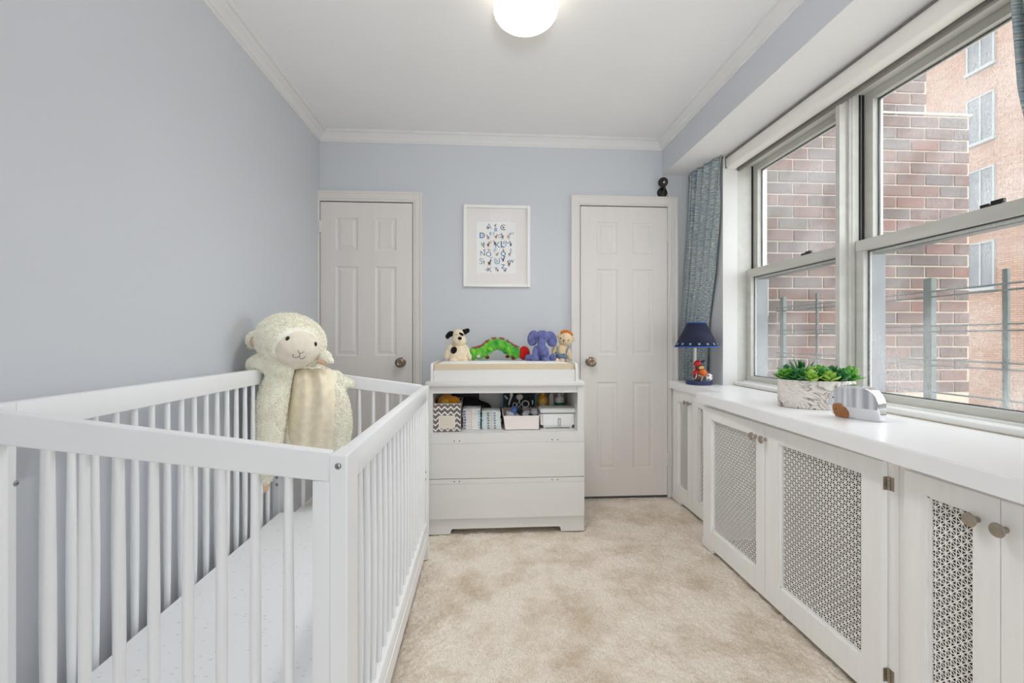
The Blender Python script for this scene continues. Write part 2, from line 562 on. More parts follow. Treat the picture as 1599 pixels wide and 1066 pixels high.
def glass_mat():
    m = bpy.data.materials.new('dusty_window_glass')
    m.use_nodes = True
    nt = m.node_tree
    nt.nodes.clear()
    out = nt.nodes.new('ShaderNodeOutputMaterial')
    tr = nt.nodes.new('ShaderNodeBsdfTransparent'); tr.inputs['Color'].default_value = (0.97, 0.98, 0.98, 1)
    gl = nt.nodes.new('ShaderNodeBsdfGlossy'); gl.inputs['Roughness'].default_value = 0.03; gl.inputs['Color'].default_value = (0.9, 0.95, 1, 1)
    m1 = nt.nodes.new('ShaderNodeMixShader')
    nt.links.new(facing(nt, 0.02, 0.55), m1.inputs[0]); nt.links.new(tr.outputs[0], m1.inputs[1]); nt.links.new(gl.outputs[0], m1.inputs[2])
    di = nt.nodes.new('ShaderNodeBsdfDiffuse'); di.inputs['Color'].default_value = (0.8, 0.82, 0.83, 1)
    tl = nt.nodes.new('ShaderNodeBsdfTranslucent'); tl.inputs['Color'].default_value = (0.85, 0.87, 0.88, 1)
    md = nt.nodes.new('ShaderNodeMixShader'); md.inputs[0].default_value = 0.7
    nt.links.new(di.outputs[0], md.inputs[1]); nt.links.new(tl.outputs[0], md.inputs[2])
    tc = nt.nodes.new('ShaderNodeTexCoord')
    na = nt.nodes.new('ShaderNodeTexNoise'); na.inputs['Scale'].default_value = 3.0; na.inputs['Detail'].default_value = 3
    mp = nt.nodes.new('ShaderNodeMapping'); mp.inputs['Scale'].default_value = (1, 1, 0.45)
    nb = nt.nodes.new('ShaderNodeTexNoise'); nb.inputs['Scale'].default_value = 330; nb.inputs['Detail'].default_value = 3
    nt.links.new(tc.outputs['Object'], na.inputs['Vector']); nt.links.new(tc.outputs['Object'], mp.inputs['Vector']); nt.links.new(mp.outputs[0], nb.inputs['Vector'])
    ra = nt.nodes.new('ShaderNodeMapRange'); ra.inputs['From Min'].default_value = 0.35; ra.inputs['From Max'].default_value = 0.62; ra.inputs['To Min'].default_value = 0.05; ra.inputs['To Max'].default_value = 0.24
    rb = nt.nodes.new('ShaderNodeMapRange'); rb.inputs['From Min'].default_value = 0.38; rb.inputs['From Max'].default_value = 0.62; rb.inputs['To Min'].default_value = 0.3; rb.inputs['To Max'].default_value = 1.25
    mu = nt.nodes.new('ShaderNodeMath'); mu.operation = 'MULTIPLY'
    nt.links.new(na.outputs['Fac'], ra.inputs['Value']); nt.links.new(nb.outputs['Fac'], rb.inputs['Value'])
    nt.links.new(ra.outputs[0], mu.inputs[0]); nt.links.new(rb.outputs[0], mu.inputs[1])
    m2 = nt.nodes.new('ShaderNodeMixShader')
    nt.links.new(mu.outputs[0], m2.inputs[0]); nt.links.new(m1.outputs[0], m2.inputs[1]); nt.links.new(md.outputs[0], m2.inputs[2])
    nt.links.new(m2.outputs[0], out.inputs['Surface'])
    return m


M['glass'] = glass_mat()
# casing boards lining the far and near reveals, and the head
obj_ = obj('trim_5', MB().box(XW - 0.002, 1.604, YR - 0.004, YR + 0.01, 0.818, 2.268), M['trim'])
tag(obj_, 'white board lining the far side of the window recess', 'window casing', kind='structure')


def window(name, y0, y1, label, left_jamb, latch_y):
    """Double-hung metal window between y0 (near) and y1 (far)."""
    t = thing(name, label, 'window', (1.67, (y0 + y1) / 2, 0.82), kind='structure')
    zs0, zs1, zm0, zm1, zg1, zh = 0.846, 0.880, 1.500, 1.548, 2.172, 2.207
    # jambs: stepped section in plan at far side and near side
    for (yy, s) in ((y1, 1), (y0, -1)):
        jb = MB()
        jb.box(1.6035, 1.633, min(yy - s * 0.003, yy + s * 0.02), max(yy - s * 0.003, yy + s * 0.02), 0.818, zh + 0.06)
        jb.box(1.633, 1.800, min(yy - s * 0.0012, yy + s * 0.02), max(yy - s * 0.0012, yy + s * 0.02), 0.818, zh + 0.06)
        if left_jamb or s < 0:
            obj('window_jamb', jb, M['alu'], t)
        # track channel shadow painted as dark strips, and the stop
        obj('track_shadow', MB().box(1.684, 1.694, min(yy - s * 0.001, yy + s * 0.002), max(yy - s * 0.001, yy + s * 0.002), zm1, zh)
            .box(1.697, 1.7095, min(yy - s * 0.0015, yy + s * 0.002), max(yy - s * 0.0015, yy + s * 0.002), zm1, zh), M['alu_dark'], t)
        obj('outer_stop', MB().box(1.722, 1.800, min(yy - s * 0.012, yy), max(yy - s * 0.012, yy), 0.83, 1.52), M['screen_frame'], t)
    obj('window_head', MB().box(1.656, 1.800, y0, y1, zh, zh + 0.06).box(1.650, 1.658, y0, y1, zh - 0.004, zh + 0.06), M['alu'], t)
    obj('window_sill', MB().box(1.5815, 1.800, y0, y1, 0.813, 0.842, 0.003).box(1.645, 1.660, y0, y1, 0.842, 0.850), M['white'], t)
    obj('sill_caulk', MB().box(1.574, 1.590, y0, y1, 0.818, 0.8235), mat('old_caulk', S(176, 166, 150), 0.8, vary=0.2, vscale=20), t)
    # lower sash (inner plane)
    xs0, xs1 = 1.668, 1.692
    sb = MB()
    w = 0.042
    sb.box(xs0, xs1, y0 + 0.002, y0 + w, zs0, zm1, 0.0015).box(xs0, xs1, y1 - w, y1 - 0.002, zs0, zm1, 0.0015)
    sb.box(xs0, xs1, y0 + w, y1 - w, zs0, zs1, 0.0015).box(xs0 - 0.003, xs1, y0 + 0.002, y1 - 0.002, zm0, zm1, 0.0015)
    s = obj('lower_sash', sb, M['alu'], t)
    gb = MB()
    g = 0.005
    gb.box(1.690, 1.696, y0 + w - 0.001, y0 + w + g, zs1, zm0).box(1.690, 1.696, y1 - w - g, y1 - w + 0.001, zs1, zm0)
    gb.box(1.690, 1.696, y0 + w, y1 - w, zs1, zs1 + g).box(1.690, 1.696, y0 + w, y1 - w, zm0 - g, zm0)
    obj('gasket', gb, M['alu_dark'], s)
    gb2 = MB().box(1.694, 1.697, y1 - w - g - 0.006, y1 - w - g, zs1 + g, zm0 - g).box(1.694, 1.697, y0 + w + g, y0 + w + g + 0.006, zs1 + g, zm0 - g)
    obj('glazing_bead', gb2, M['alu_bright'], s)
    obj('pane', MB().box(1.6865, 1.6895, y0 + w, y1 - w, zs1, zm0), M['glass'], s)
    lb = MB()
    lb.box(xs0 + 0.004, xs1 - 0.002, latch_y - 0.035, latch_y + 0.030, zm1, zm1 + 0.006).box(xs0 + 0.002, xs0 + 0.012, latch_y - 0.040, latch_y - 0.004, zm1 + 0.006, zm1 + 0.017)
    lb.box(xs0 + 0.006, xs0 + 0.014, latch_y + 0.004, latch_y + 0.032, zm1 + 0.004, zm1 + 0.013)
    obj('sash_latch', lb, M['black'], s)
    # upper sash (outer plane)
    xu0, xu1 = 1.712, 1.738
    sb = MB()
    sb.box(xu0, xu1, y0 + 0.002, y0 + w, zm0, zh, 0.0015).box(xu0, xu1, y1 - w, y1 - 0.002, zm0, zh, 0.0015)
    sb.box(xu0, xu1, y0 + w, y1 - w, zg1, zh, 0.0015).box(xu0, xu1, y0 + 0.002, y1 - 0.002, zm0 - 0.012, zm0 + 0.03, 0.0015)
    s2 = obj('upper_sash', sb, M['alu'], t)
    gb = MB()
    gb.box(1.736, 1.742, y0 + w - 0.001, y0 + w + g, zm0, zg1).box(1.736, 1.742, y1 - w - g, y1 - w + 0.001, zm0, zg1).box(1.736, 1.742, y0 + w, y1 - w, zg1 - g, zg1 + 0.001)
    obj('gasket', gb, M['alu_dark'], s2)
    gb2 = MB().box(1.740, 1.744, y1 - w - g - 0.007, y1 - w - g, zm0, zg1 - g).box(1.740, 1.744, y0 + w + g, y0 + w + g + 0.007, zm0, zg1 - g).box(1.740, 1.744, y0 + w, y1 - w, zg1 - g - 0.006, zg1 - g)
    obj('glazing_bead', gb2, M['alu_bright'], s2)
    obj('pane', MB().box(1.7325, 1.7355, y0 + w, y1 - w, zm0 + 0.03, zg1), M['glass'], s2)
    obj('sash_underside', MB().box(xu0 + 0.002, xu1 + 0.02, y0 + w, y1 - w, zm0 - 0.016, zm0 - 0.012), M['screen_frame'], s2)
    return t


w1 = window('window_1', 1.945, YR, 'farther double-hung window with grey metal frame, beside the curtain and lamp', True, 2.235)
w2 = window('window_2', YN, 1.913, 'nearer double-hung window with grey metal frame, over the chrome animal', False, 1.38)
mb = MB().box(1.645, 1.80, 1.9132, 1.9448, 0.83, 2.207).box(1.640, 1.6455, 1.9145, 1.928, 0.842, 2.207).box(1.640, 1.6455, 1.930, 1.9435, 0.842, 2.207)
mb.box(1.652, 1.662, 1.9105, 1.914, 0.845, 2.207)
obj('window_mullion', mb, M['alu'], w2)

# roller blind cassette under the beam
t = thing('roller_blind', 'rolled-up cream window blind in a cassette under the beam', 'blind', (1.56, 1.85, 2.15))
pr = [(1.528, 2.258), (1.525, 2.250), (1.525, 2.200), (1.530, 2.190), (1.540, 2.186), (1.590, 2.186), (1.590, 2.258)]
obj('cassette', MB().prism(pr, 'Y', 1.00, YR - 0.008), M['blind'], t, angle=50)
obj('cassette_shadow_line', MB().box(1.520, 1.5265, 1.00, YR - 0.008, 2.247, 2.256).box(1.524, 1.532, YR - 0.012, YR - 0.006, 2.187, 2.258), M['blind_bar'], t)  # brown shadow line below the beam, painted as a strip
obj('rolled_fabric', MB().lathe([(0.026, 0), (0.026, 1.7)], (1.565, 1.02, 2.212), (0, 1, 0), 20), M['blind'], t)
obj('bottom_bar', MB().box(1.594, 1.614, 1.01, YR - 0.012, 2.170, 2.195, 0.003), M['blind_bar'], t)
obj('end_cap', MB().prism([(1.526, 2.190), (1.60, 2.176), (1.60, 2.183), (1.53, 2.198)], 'Y', YR - 0.010, YR - 0.004), M['blind'], t)
# ================================================================== OUTSIDE
M['mortar'] = mat('pale_mortar', S(178, 163, 144), 0.9, vary=0.08, vscale=20)
M['brick'] = mat('brown_red_brick', S(106, 75, 65), 0.85, vary=0.0, vscale=14, col2=S(80, 60, 54), bump=0.3, bscale=80, bdist=0.003, objrand=0.18)
M['brick_grey'] = mat('greyed_brick', S(92, 76, 71), 0.85, vscale=14, col2=S(78, 66, 63), bump=0.3, bscale=80, bdist=0.003, objrand=0.15)
M['brick_red'] = mat('warm_red_brick', S(112, 73, 61), 0.85, vscale=14, col2=S(94, 64, 57), bump=0.3, bscale=80, bdist=0.003, objrand=0.15)
M['coping'] = mat('stone_coping', S(226, 218, 206), 0.8, vary=0.06, vscale=8)

t = thing('brick_wing', 'near brown brick wing of the building right outside the windows', 'building', (2.6, 2.95, -3.0))
YB = 2.955
mb = MB().box(1.80, 3.42, YB, YB + 0.6, -3.0, 2.675).box(1.80, 3.10, YB, YB + 0.6, 2.675, 7.0)
obj('mortar_wall', mb, M['mortar'], t)
obj('coping', MB().box(1.80, 3.43, YB - 0.018, YB + 0.6, 2.680, 2.690), M['coping'], t)
CH, BL = 0.0806, 0.2145
bm_ = {}
cnt = 0
for key in ('brick', 'brick_grey', 'brick_red'):
    mbk = MB().box(-BL / 2 + 0.005, BL / 2 - 0.005, -0.008, 0.012, -CH / 2 + 0.005, CH / 2 - 0.005, 0.003)
    o = None
    bm_[key] = mbk
first = {}
rnd = random.Random(5)
row = 0
z = 0.735
while z < 3.2:
    x_end = 3.42 if z + CH < 2.68 else 3.10
    x = 1.80 - (BL / 2 if row % 2 else 0) + BL / 2
    while x - BL / 2 < x_end - 0.02:
        l, r_ = max(x - BL / 2, 1.80), min(x + BL / 2, x_end)
        if r_ - l > 0.04:
            k = rnd.random()
            key = 'brick' if k < 0.55 else ('brick_grey' if k < 0.8 else 'brick_red')
            sx = (r_ - l - 0.010) / (BL - 0.010)
            loc = ((l + r_) / 2 - 2.6, YB - 2.95 + rnd.uniform(-0.002, 0.002), z + CH / 2 + 3.0)
            if key not in first:
                o = obj('brick', bm_[key].xform(Matrix.Translation((2.6, 2.95, -3.0))), M[key], t)
                first[key] = o
            else:
                o = share('brick', first[key], t)
            o.location = loc
            o.scale = (sx, 1, 1)
            cnt += 1
        x += BL
    z += CH
    row += 1

# perforated metal strip fixed to the wing
t2 = thing('metal_strip', 'narrow pale perforated metal strip on the outside brick wall', 'strip', (1.92, 2.94, 1.3))
pm = MB().box(1.900, 1.913, 2.938, 2.9425, 1.29, 1.515).box(1.927, 1.933, 2.930, 2.9425, 1.27, 1.515)
obj('strip_plate', pm, mat('pale_galvanised', S(214, 206, 190), 0.5, vary=0.05), t2)
pm = MB()
for k in range(13):
    pm.box(1.9045, 1.9085, 2.9365, 2.9385, 1.30 + k * 0.0165, 1.307 + k * 0.0165)
obj('slot_hole', pm, M['alu_dark'], t2)['kind'] = 'stuff'

# far apartment building across the court
fb = bpy.data.materials.new('far_orange_brick')
fb.use_nodes = True
nt = fb.node_tree
b_ = nt.nodes['Principled BSDF']; b_.inputs['Roughness'].default_value = 0.9
tc = nt.nodes.new('ShaderNodeTexCoord')
sx_ = nt.nodes.new('ShaderNodeSeparateXYZ'); cb_ = nt.nodes.new('ShaderNodeCombineXYZ')
ad = nt.nodes.new('ShaderNodeMath'); ad.operation = 'ADD'
br = nt.nodes.new('ShaderNodeTexBrick')
br.inputs['Color1'].default_value = S(148, 118, 97); br.inputs['Color2'].default_value = S(130, 98, 78); br.inputs['Mortar'].default_value = S(100, 78, 70)
br.inputs['Scale'].default_value = 1.0; br.inputs['Brick Width'].default_value = 0.26; br.inputs['Row Height'].default_value = 0.085; br.inputs['Mortar Size'].default_value = 0.012
nt.links.new(tc.outputs['Object'], sx_.inputs[0]); nt.links.new(sx_.outputs['X'], ad.inputs[0]); nt.links.new(sx_.outputs['Y'], ad.inputs[1])
nt.links.new(ad.outputs[0], cb_.inputs['X']); nt.links.new(sx_.outputs['Z'], cb_.inputs['Y']); nt.links.new(cb_.outputs[0], br.inputs['Vector'])
nt.links.new(br.outputs['Color'], b_.inputs['Base Color'])
M['far_brick'] = fb
M['far_stone'] = mat('far_window_stone', S(128, 130, 130), 0.8, vary=0.05)
M['far_pane'] = mat('far_window_pane', S(70, 74, 78), 0.5, vary=0.1, vscale=1.0, spec=0.8)
t = thing('apartment_building', 'far orange brick apartment block across the court with rows of windows', 'building', (24, 22, -4))
obj('facade', MB().box(20, 30, 15.6, 34, -4, 26), M['far_brick'], t)
for col_y in (16.37, 19.6, 22.8, 26.0):
    for k in range(5):
        z0 = 3.2 + (k - 0) * 2.95 - 0.0
        z1 = z0 + 1.75
        y0, y1 = col_y, col_y + 0.9
        fbm = MB().box(19.93, 20.02, y0 - 0.06, y0, z0 - 0.06, z1 + 0.06).box(19.93, 20.02, y1, y1 + 0.06, z0 - 0.06, z1 + 0.06)
        fbm.box(19.93, 20.02, y0, y1, z1, z1 + 0.06).box(19.88, 20.02, y0 - 0.1, y1 + 0.1, z0 - 0.14, z0 - 0.02).box(19.94, 20.0, (y0 + y1) / 2 - 0.03, (y0 + y1) / 2 + 0.03, z0, z1)
        w_ = obj('window', fbm, M['far_stone'], t)
        obj('pane', MB().box(19.97, 20.005, y0, y1, z0, z1), M['far_pane'], w_)
g = obj('ground', MB().box(1.8, 60, -30, 60, -4.2, -4.0), mat('court_paving', S(170, 162, 152), 0.9, vary=0.1, vscale=2))
tag(g, 'pale paving of the court far below the windows', 'ground', kind='structure')
g = obj('trim_6', MB().box(1.80, 2.25, -2.0, 2.94, -4.0, 0.60), M['coping'])
tag(g, 'low stone parapet outside below the window sill', 'parapet', kind='structure')

# railing outside the windows
M['rail'] = mat('grey_green_iron', S(96, 106, 102), 0.6, vary=0.15, vscale=20)
t = thing('metal_railing', 'grey iron railing with thick and thin posts outside the windows', 'railing', (2.0, 1.5, 0.60))
for (y, w, top) in ((2.876, 0.034, 1.392), (2.571, 0.016, 1.389), (1.890, 0.038, 1.384), (1.595, 0.020, 1.381), (0.90, 0.038, 1.384), (0.6, 0.018, 1.384)):
    obj('post', MB().box(2.0 - w * 0.35, 2.0 + w * 0.35, y - w / 2, y + w / 2, 0.60, top, 0.002), M['rail'], t)
for z in (1.322, 1.298, 1.168, 1.143, 1.018, 0.993, 0.875):
    obj('rail_wire', MB().tube([(1.99, 0.3, z), (1.99, 2.93, z)], 0.0042, 6), M['rail'], t)

# ================================================================== RADIATOR CABINETS AND COUNTER
cnt_poly = [(1.163, 2.372), (1.108, 0.85), (1.072, -0.15), (XW, -0.15), (XW, YN), (1.581, YN), (1.581, YR - 0.006), (XW, YR - 0.006), (XW, D - 0.001), (1.300, D - 0.001), (1.300, 2.386), (1.163, 2.386)]
b = bmesh.new()
bv = [b.verts.new((x, y, 0.770)) for x, y in cnt_poly]
fc = b.faces.new(bv)
ex = bmesh.ops.extrude_face_region(b, geom=[fc])
for v in [e for e in ex['geom'] if isinstance(e, bmesh.types.BMVert)]:
    v.co.z = 0.820
bmesh.ops.recalc_face_normals(b, faces=b.faces)
edges = [e for e in b.edges if all(v.co.z > 0.81 for v in e.verts)]
bmesh.ops.bevel(b, geom=edges, offset=0.004, segments=2, affect='EDGES')
cb = MB().bm(b)
ct = obj('countertop', cb, M['counter'], origin=(1.35, 1.4, 0.77))
tag(ct, 'long white painted countertop over the radiator cabinets under the windows', 'countertop')

PITCH = 0.0138


def grille(x, y0, y1, z0, z1, thick=0.0005, bar=0.0028):
    """Pierced sheet: square lattice with alternating diagonals, real holes."""
    mb = MB()
    ny_ = int(math.ceil((y1 - y0) / PITCH)); nz_ = int(math.ceil((z1 - z0) / PITCH))
    py, pz = (y1 - y0) / ny_, (z1 - z0) / nz_
    h_ = bar / 2

    def tri(A, B, C):
        # inset triangle hole -> ring of three quads, plus the cut walls
        A, B, C = Vector(A), Vector(B), Vector(C)
        la, lb, lc = (B - C).length, (C - A).length, (A - B).length
        per = la + lb + lc
        I = (A * la + B * lb + C * lc) / per
        rr = abs((B - A).cross(C - A)) / per
        f = max(0.05, 1 - h_ / rr)
        a2, b2, c2 = I + (A - I) * f, I + (B - I) * f, I + (C - I) * f
        n = [(x, p.x, p.y) for p in (A, B, C, a2, b2, c2)] + [(x + thick, p.x, p.y) for p in (a2, b2, c2)]
        mb.add(n, [(0, 1, 4, 3), (1, 2, 5, 4), (2, 0, 3, 5), (3, 4, 7, 6), (4, 5, 8, 7), (5, 3, 6, 8)])

    for i in range(ny_):
        for j in range(nz_):
            a, b_, c, d = (y0 + i * py, z0 + j * pz), (y0 + (i + 1) * py, z0 + j * pz), (y0 + (i + 1) * py, z0 + (j + 1) * pz), (y0 + i * py, z0 + (j + 1) * pz)
            if (i + j) % 2 == 0:
                tri(a, b_, c); tri(a, c, d)
            else:
                tri(a, b_, d); tri(b_, c, d)
    return mb


def cup_knob(c, scale=1.0):
    s = scale
    prof = [(0.007, 0), (0.0072, 0.003), (0.005, 0.006), (0.0048, 0.012), (0.008, 0.015), (0.0150, 0.019), (0.0168, 0.0225), (0.0155, 0.0255), (0.009, 0.0285), (0.0, 0.0295)]
    return MB().lathe([(r * s, z * s) for r, z in prof], c, (-1, 0, 0), 22)


def cabinet_door(unit, xf, y0, y1, z0, z1, st, knob_y, knob_z, hinge_y=None, o0=None, o1=None, ks=1.0):
    """xf: face, y0<y1."""
    oz0, oz1 = 0.110, 0.690
    a = o0 if o0 is not None else y0 + st
    b_ = o1 if o1 is not None else y1 - st
    th = 0.020
    mb = MB()
    mb.box(xf, xf + th, y0, a, z0, z1).box(xf, xf + th, b_, y1, z0, z1)
    mb.box(xf, xf + th, a, b_, oz1, z1).box(xf, xf + th, a, b_, z0, oz0)
    d = obj('cabinet_door', mb, M['cabinet'], unit)
    bd = MB()
    q = 0.006
    bd.box(xf + 0.009, xf + th, a, a + q, oz0, oz1).box(xf + 0.009, xf + th, b_ - q, b_, oz0, oz1).box(xf + 0.009, xf + th, a, b_, oz0, oz0 + q).box(xf + 0.009, xf + th, a, b_, oz1 - q, oz1)
    obj('inner_bead', bd, M['cabinet'], d)
    gr = obj('grille', grille(xf + 0.0175, a + 0.001, b_ - 0.001, oz0 + 0.001, oz1 - 0.001), M['grille'], d, smooth=False, normals=False)
    gr['label'] = 'pierced metal grille with star pattern'
    k = obj('knob', cup_knob((xf, knob_y, knob_z), ks), M['nickel'], d)
    k['label'] = 'brushed nickel knob'
    if hinge_y is not None:
        s = 1 if hinge_y > (y0 + y1) / 2 else -1
        for hz in (0.681, 0.110):
            hb = MB()
            for q_ in range(3):
                hb.lathe([(0.0042, 0), (0.0042, 0.0125)], (xf + 0.0185, hinge_y + s * 0.0042, hz - 0.0195 + q_ * 0.0135), seg=8)
            hb.box(xf + 0.005, xf + 0.0175, min(hinge_y, hinge_y + s * 0.0014), max(hinge_y, hinge_y + s * 0.0014), hz - 0.020, hz + 0.020)
            hb.box(xf + 0.0190, xf + 0.0212, min(hinge_y + s * 0.004, hinge_y + s * 0.020), max(hinge_y + s * 0.004, hinge_y + s * 0.020), hz - 0.020, hz + 0.020)
            h_ = obj('hinge', hb, M['nickel'], d)
            h_['label'] = 'nickel butt hinge'
    return d


def cabinet(label, xf, y0, y1, doors, feet, back=1.50, stile_face=None):
    """Face frame standing behind overlay doors; open, dark inside."""
    t = thing('radiator_cabinet', label, 'cabinet', (xf + 0.1, (y0 + y1) / 2, 0))
    x0 = xf + 0.021
    mb = MB()
    mb.box(x0, x0 + 0.02, y0, y1, 0.700, 0.7695)                    # top rail
    mb.box(x0 - 0.020, x0 + 0.02, y0, y1, 0.018, 0.039)             # bottom rail
    mb.box(x0 - 0.020, x0 + 0.02, y0, y0 + feet, 0, 0.02).box(x0 - 0.020, x0 + 0.02, y1 - feet, y1, 0, 0.02)
    e = [y0] + sorted([v for d in doors for v in (d[0], d[1])]) + [y1]
    for i in range(0, len(e), 2):
        lo, hi = e[i], e[i + 1]
        lo2, hi2 = (lo, hi + 0.03) if i == 0 else ((lo - 0.03, hi) if i == len(e) - 2 else (lo - 0.03, hi + 0.03))
        mb.box(x0, x0 + 0.02, lo2, hi2, 0.039, 0.700)
    obj('face_frame', mb, M['cabinet'], t)
    obj('side_panel', MB().box(x0 + 0.02, back, y0, y0 + 0.015, 0, 0.7695), M['cabinet'], t)
    obj('side_panel', MB().box(x0 + 0.02, back, y1 - 0.015, y1, 0, 0.7695), M['cabinet'], t)
    obj('cabinet_inner_shade', MB().box(back - 0.012, back, y0 + 0.015, y1 - 0.015, 0.02, 0.7695).box(x0 + 0.021, back - 0.012, y0 + 0.015, y1 - 0.015, 0.0, 0.02)
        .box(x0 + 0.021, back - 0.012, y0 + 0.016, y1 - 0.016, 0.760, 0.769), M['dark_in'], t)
    return t


XM = 1.185
u1 = cabinet('narrow white radiator cabinet farthest back, beside the door', 1.318, 2.392, 3.060, [(2.47, 2.757), (2.759, 3.046)], 0.135)
cabinet_door(u1, 1.318, 2.7595, 3.046, 0.040, 0.768, 0.072, 2.832, 0.700, None, 2.822, 2.970, 0.85)
cabinet_door(u1, 1.318, 2.470, 2.7570, 0.040, 0.768, 0.072, 2.775, 0.700, None, 2.542, 2.683, 0.85)
u2 = cabinet('wide white radiator cabinet in the middle with two big grille doors', XM, 1.2295, 2.366, [(1.265, 1.817), (1.819, 2.353)], 0.115)
cabinet_door(u2, XM, 1.8195, 2.353, 0.040, 0.747, 0.08, 1.880, 0.689, None, 1.881, 2.273)
cabinet_door(u2, XM, 1.265, 1.8175, 0.040, 0.746, 0.08, 1.813, 0.689 - 0.0, 1.265, 1.337, 1.735)
u3 = cabinet('white radiator cabinet nearest the viewpoint, cut off by the picture edge', XM, -0.10, 1.2285, [(0.72, 0.955), (0.957, 1.192)], 0.115)
cabinet_door(u3, XM, 0.9570, 1.192, 0.040, 0.741, 0.058, 1.004, 0.677, None, 1.015, 1.135)
cabinet_door(u3, XM, 0.720, 0.9550, 0.040, 0.741, 0.058, 0.945, 0.677, None, 0.778, 0.897)

# ================================================================== DRESSER
DX0, DX1, DY0, DY1 = -0.318, 0.582, 2.572, 3.045
t = thing('changing_dresser', 'white two-drawer dresser with an open shelf between the doors', 'dresser', ((DX0 + DX1) / 2, 2.81, 0))
mb = MB()
mb.box(DX0, DX0 + 0.030, DY0 + 0.0, DY1, 0, 0.841).box(DX1 - 0.037, DX1, DY0 + 0.0, DY1, 0, 0.841)
mb.box(DX0 + 0.03, DX1 - 0.037, DY0 + 0.004, DY1, 0.548, 0.577)
mb.box(DX0 + 0.03, DX1 - 0.037, DY0 + 0.004, DY0 + 0.022, 0.801, 0.841)
mb.box(DX0 + 0.03, DX1 - 0.037, DY1 - 0.014, DY1, 0.0, 0.841)
mb.box(DX0 + 0.03, DX1 - 0.037, DY0 + 0.02, DY1 - 0.014, 0.034, 0.046)
mb.box(DX0 + 0.03, DX1 - 0.037, DY0 + 0.03, DY1 - 0.014, 0.825, 0.841)
obj('carcass', mb, M['dresser'], t)
obj('dresser_top', MB().box(-0.328, 0.583, DY0 - 0.014, DY1, 0.8412, 0.868, 0.003, 2), M['dresser'], t)
pl = [(DX0, 0), (-0.190, 0), (-0.182, 0.024), (-0.176, 0.029), (0.437, 0.029), (0.443, 0.024), (0.449, 0), (DX1, 0), (DX1, 0.0885), (DX0, 0.0885)]
obj('plinth', MB().prism(pl, 'Y', DY0 - 0.002, DY0 + 0.018), M['dresser'], t)
for (z0, z1) in ((0.0915, 0.3175), (0.3205, 0.5755)):
    zs = z1 - 0.041 if z0 < 0.2 else z1 - 0.056
    if z0 < 0.2:
        zs = 0.290
    else:
        zs = 0.519
    mb = MB().box(DX0 + 0.001, DX1 - 0.001, DY0 - 0.018, DY0 - 0.001, z0, zs - 0.0012, 0.0012).box(DX0 + 0.001, DX1 - 0.001, DY0 - 0.018, DY0 - 0.001, zs + 0.0012, z1, 0.0012)
    mb.box(DX0 + 0.003, DX1 - 0.003, DY0 - 0.016, DY0 - 0.002, z0 + 0.004, z1 - 0.004)
    d = obj('drawer', mb, M['dresser'], t)
    hz = zs + 0.0145
    for x in (-0.166, -0.136, 0.393, 0.426):
        obj('screw_hole', MB().lathe([(0.0034, 0), (0.0034, 0.0012), (0.0, 0.0012)], (x, DY0 - 0.0178, hz), (0, -1, 0), 10), M['black'], d)

# changing tray and pad
t = thing('changing_tray', 'low white tray with curved ends standing on the dresser top', 'tray', (0.123, 2.80, 0.868))
TX0, TX1 = -0.300, 0.548
obj('front_board', MB().box(TX0 + 0.016, TX1 - 0.016, 2.578, 2.594, 0.868, 0.934, 0.0015), M['dresser'], t)
obj('back_board', MB().box(TX0 + 0.016, TX1 - 0.016, 3.02, 3.036, 0.868, 0.955, 0.0015), M['dresser'], t)
eb = [(2.572, 0.868), (3.038, 0.868), (3.038, 0.972), (2.615, 0.972), (2.597, 0.968), (2.583, 0.955), (2.576, 0.938)]
for x0, x1 in ((TX0, TX0 + 0.015), (TX1 - 0.015, TX1)):
    obj('end_board', MB().prism(eb, 'X', x0, x1), M['dresser'], t, angle=50)
t = thing('changing_pad', 'beige-edged changing pad with white cover lying in the tray', 'pad', (0.123, 2.80, 0.872))
M['pad'] = mat('beige_vinyl', S(210, 194, 166), 0.5, vary=0.03, vscale=6)
M['pad_cover'] = mat('white_pad_cover', S(244, 243, 240), 0.7, vary=0.01, bump=0.1, bscale=200, bdist=0.001)
rows = []
xs_ = np.linspace(TX0 + 0.017, TX1 - 0.017, 30)
for (y, z) in ((2.596, 0.869), (2.596, 0.962), (2.602, 0.967), (3.006, 0.967), (3.012, 0.960), (3.012, 0.869)):
    rows.append([(x, y, z) for x in xs_])
mb = MB().grid(rows)
mb.f.append(tuple(i * 30 for i in range(6))); mb.f.append(tuple(i * 30 + 29 for i in range(6))[::-1]); mb.mi += [0, 0]
mb.f.append(tuple(range(30)) + tuple(150 + k for k in range(29, -1, -1))); mb.mi.append(0)
obj('pad_body', mb, M['pad'], t, angle=50)
mb = MB()
rows = []
for i in range(15):
    y = 2.612 + i * 0.0278
    rows.append([(x, y, 0.9675 + 0.006 * math.sqrt(max(0, 1 - abs(2 * i / 14 - 1) ** 4)) * (1 - abs(2 * k / 29 - 1) ** 8)) for k, x in enumerate(np.linspace(TX0 + 0.04, TX1 - 0.04, 30))])
mb.grid(rows)
obj('pad_cover', mb, M['pad_cover'], t)

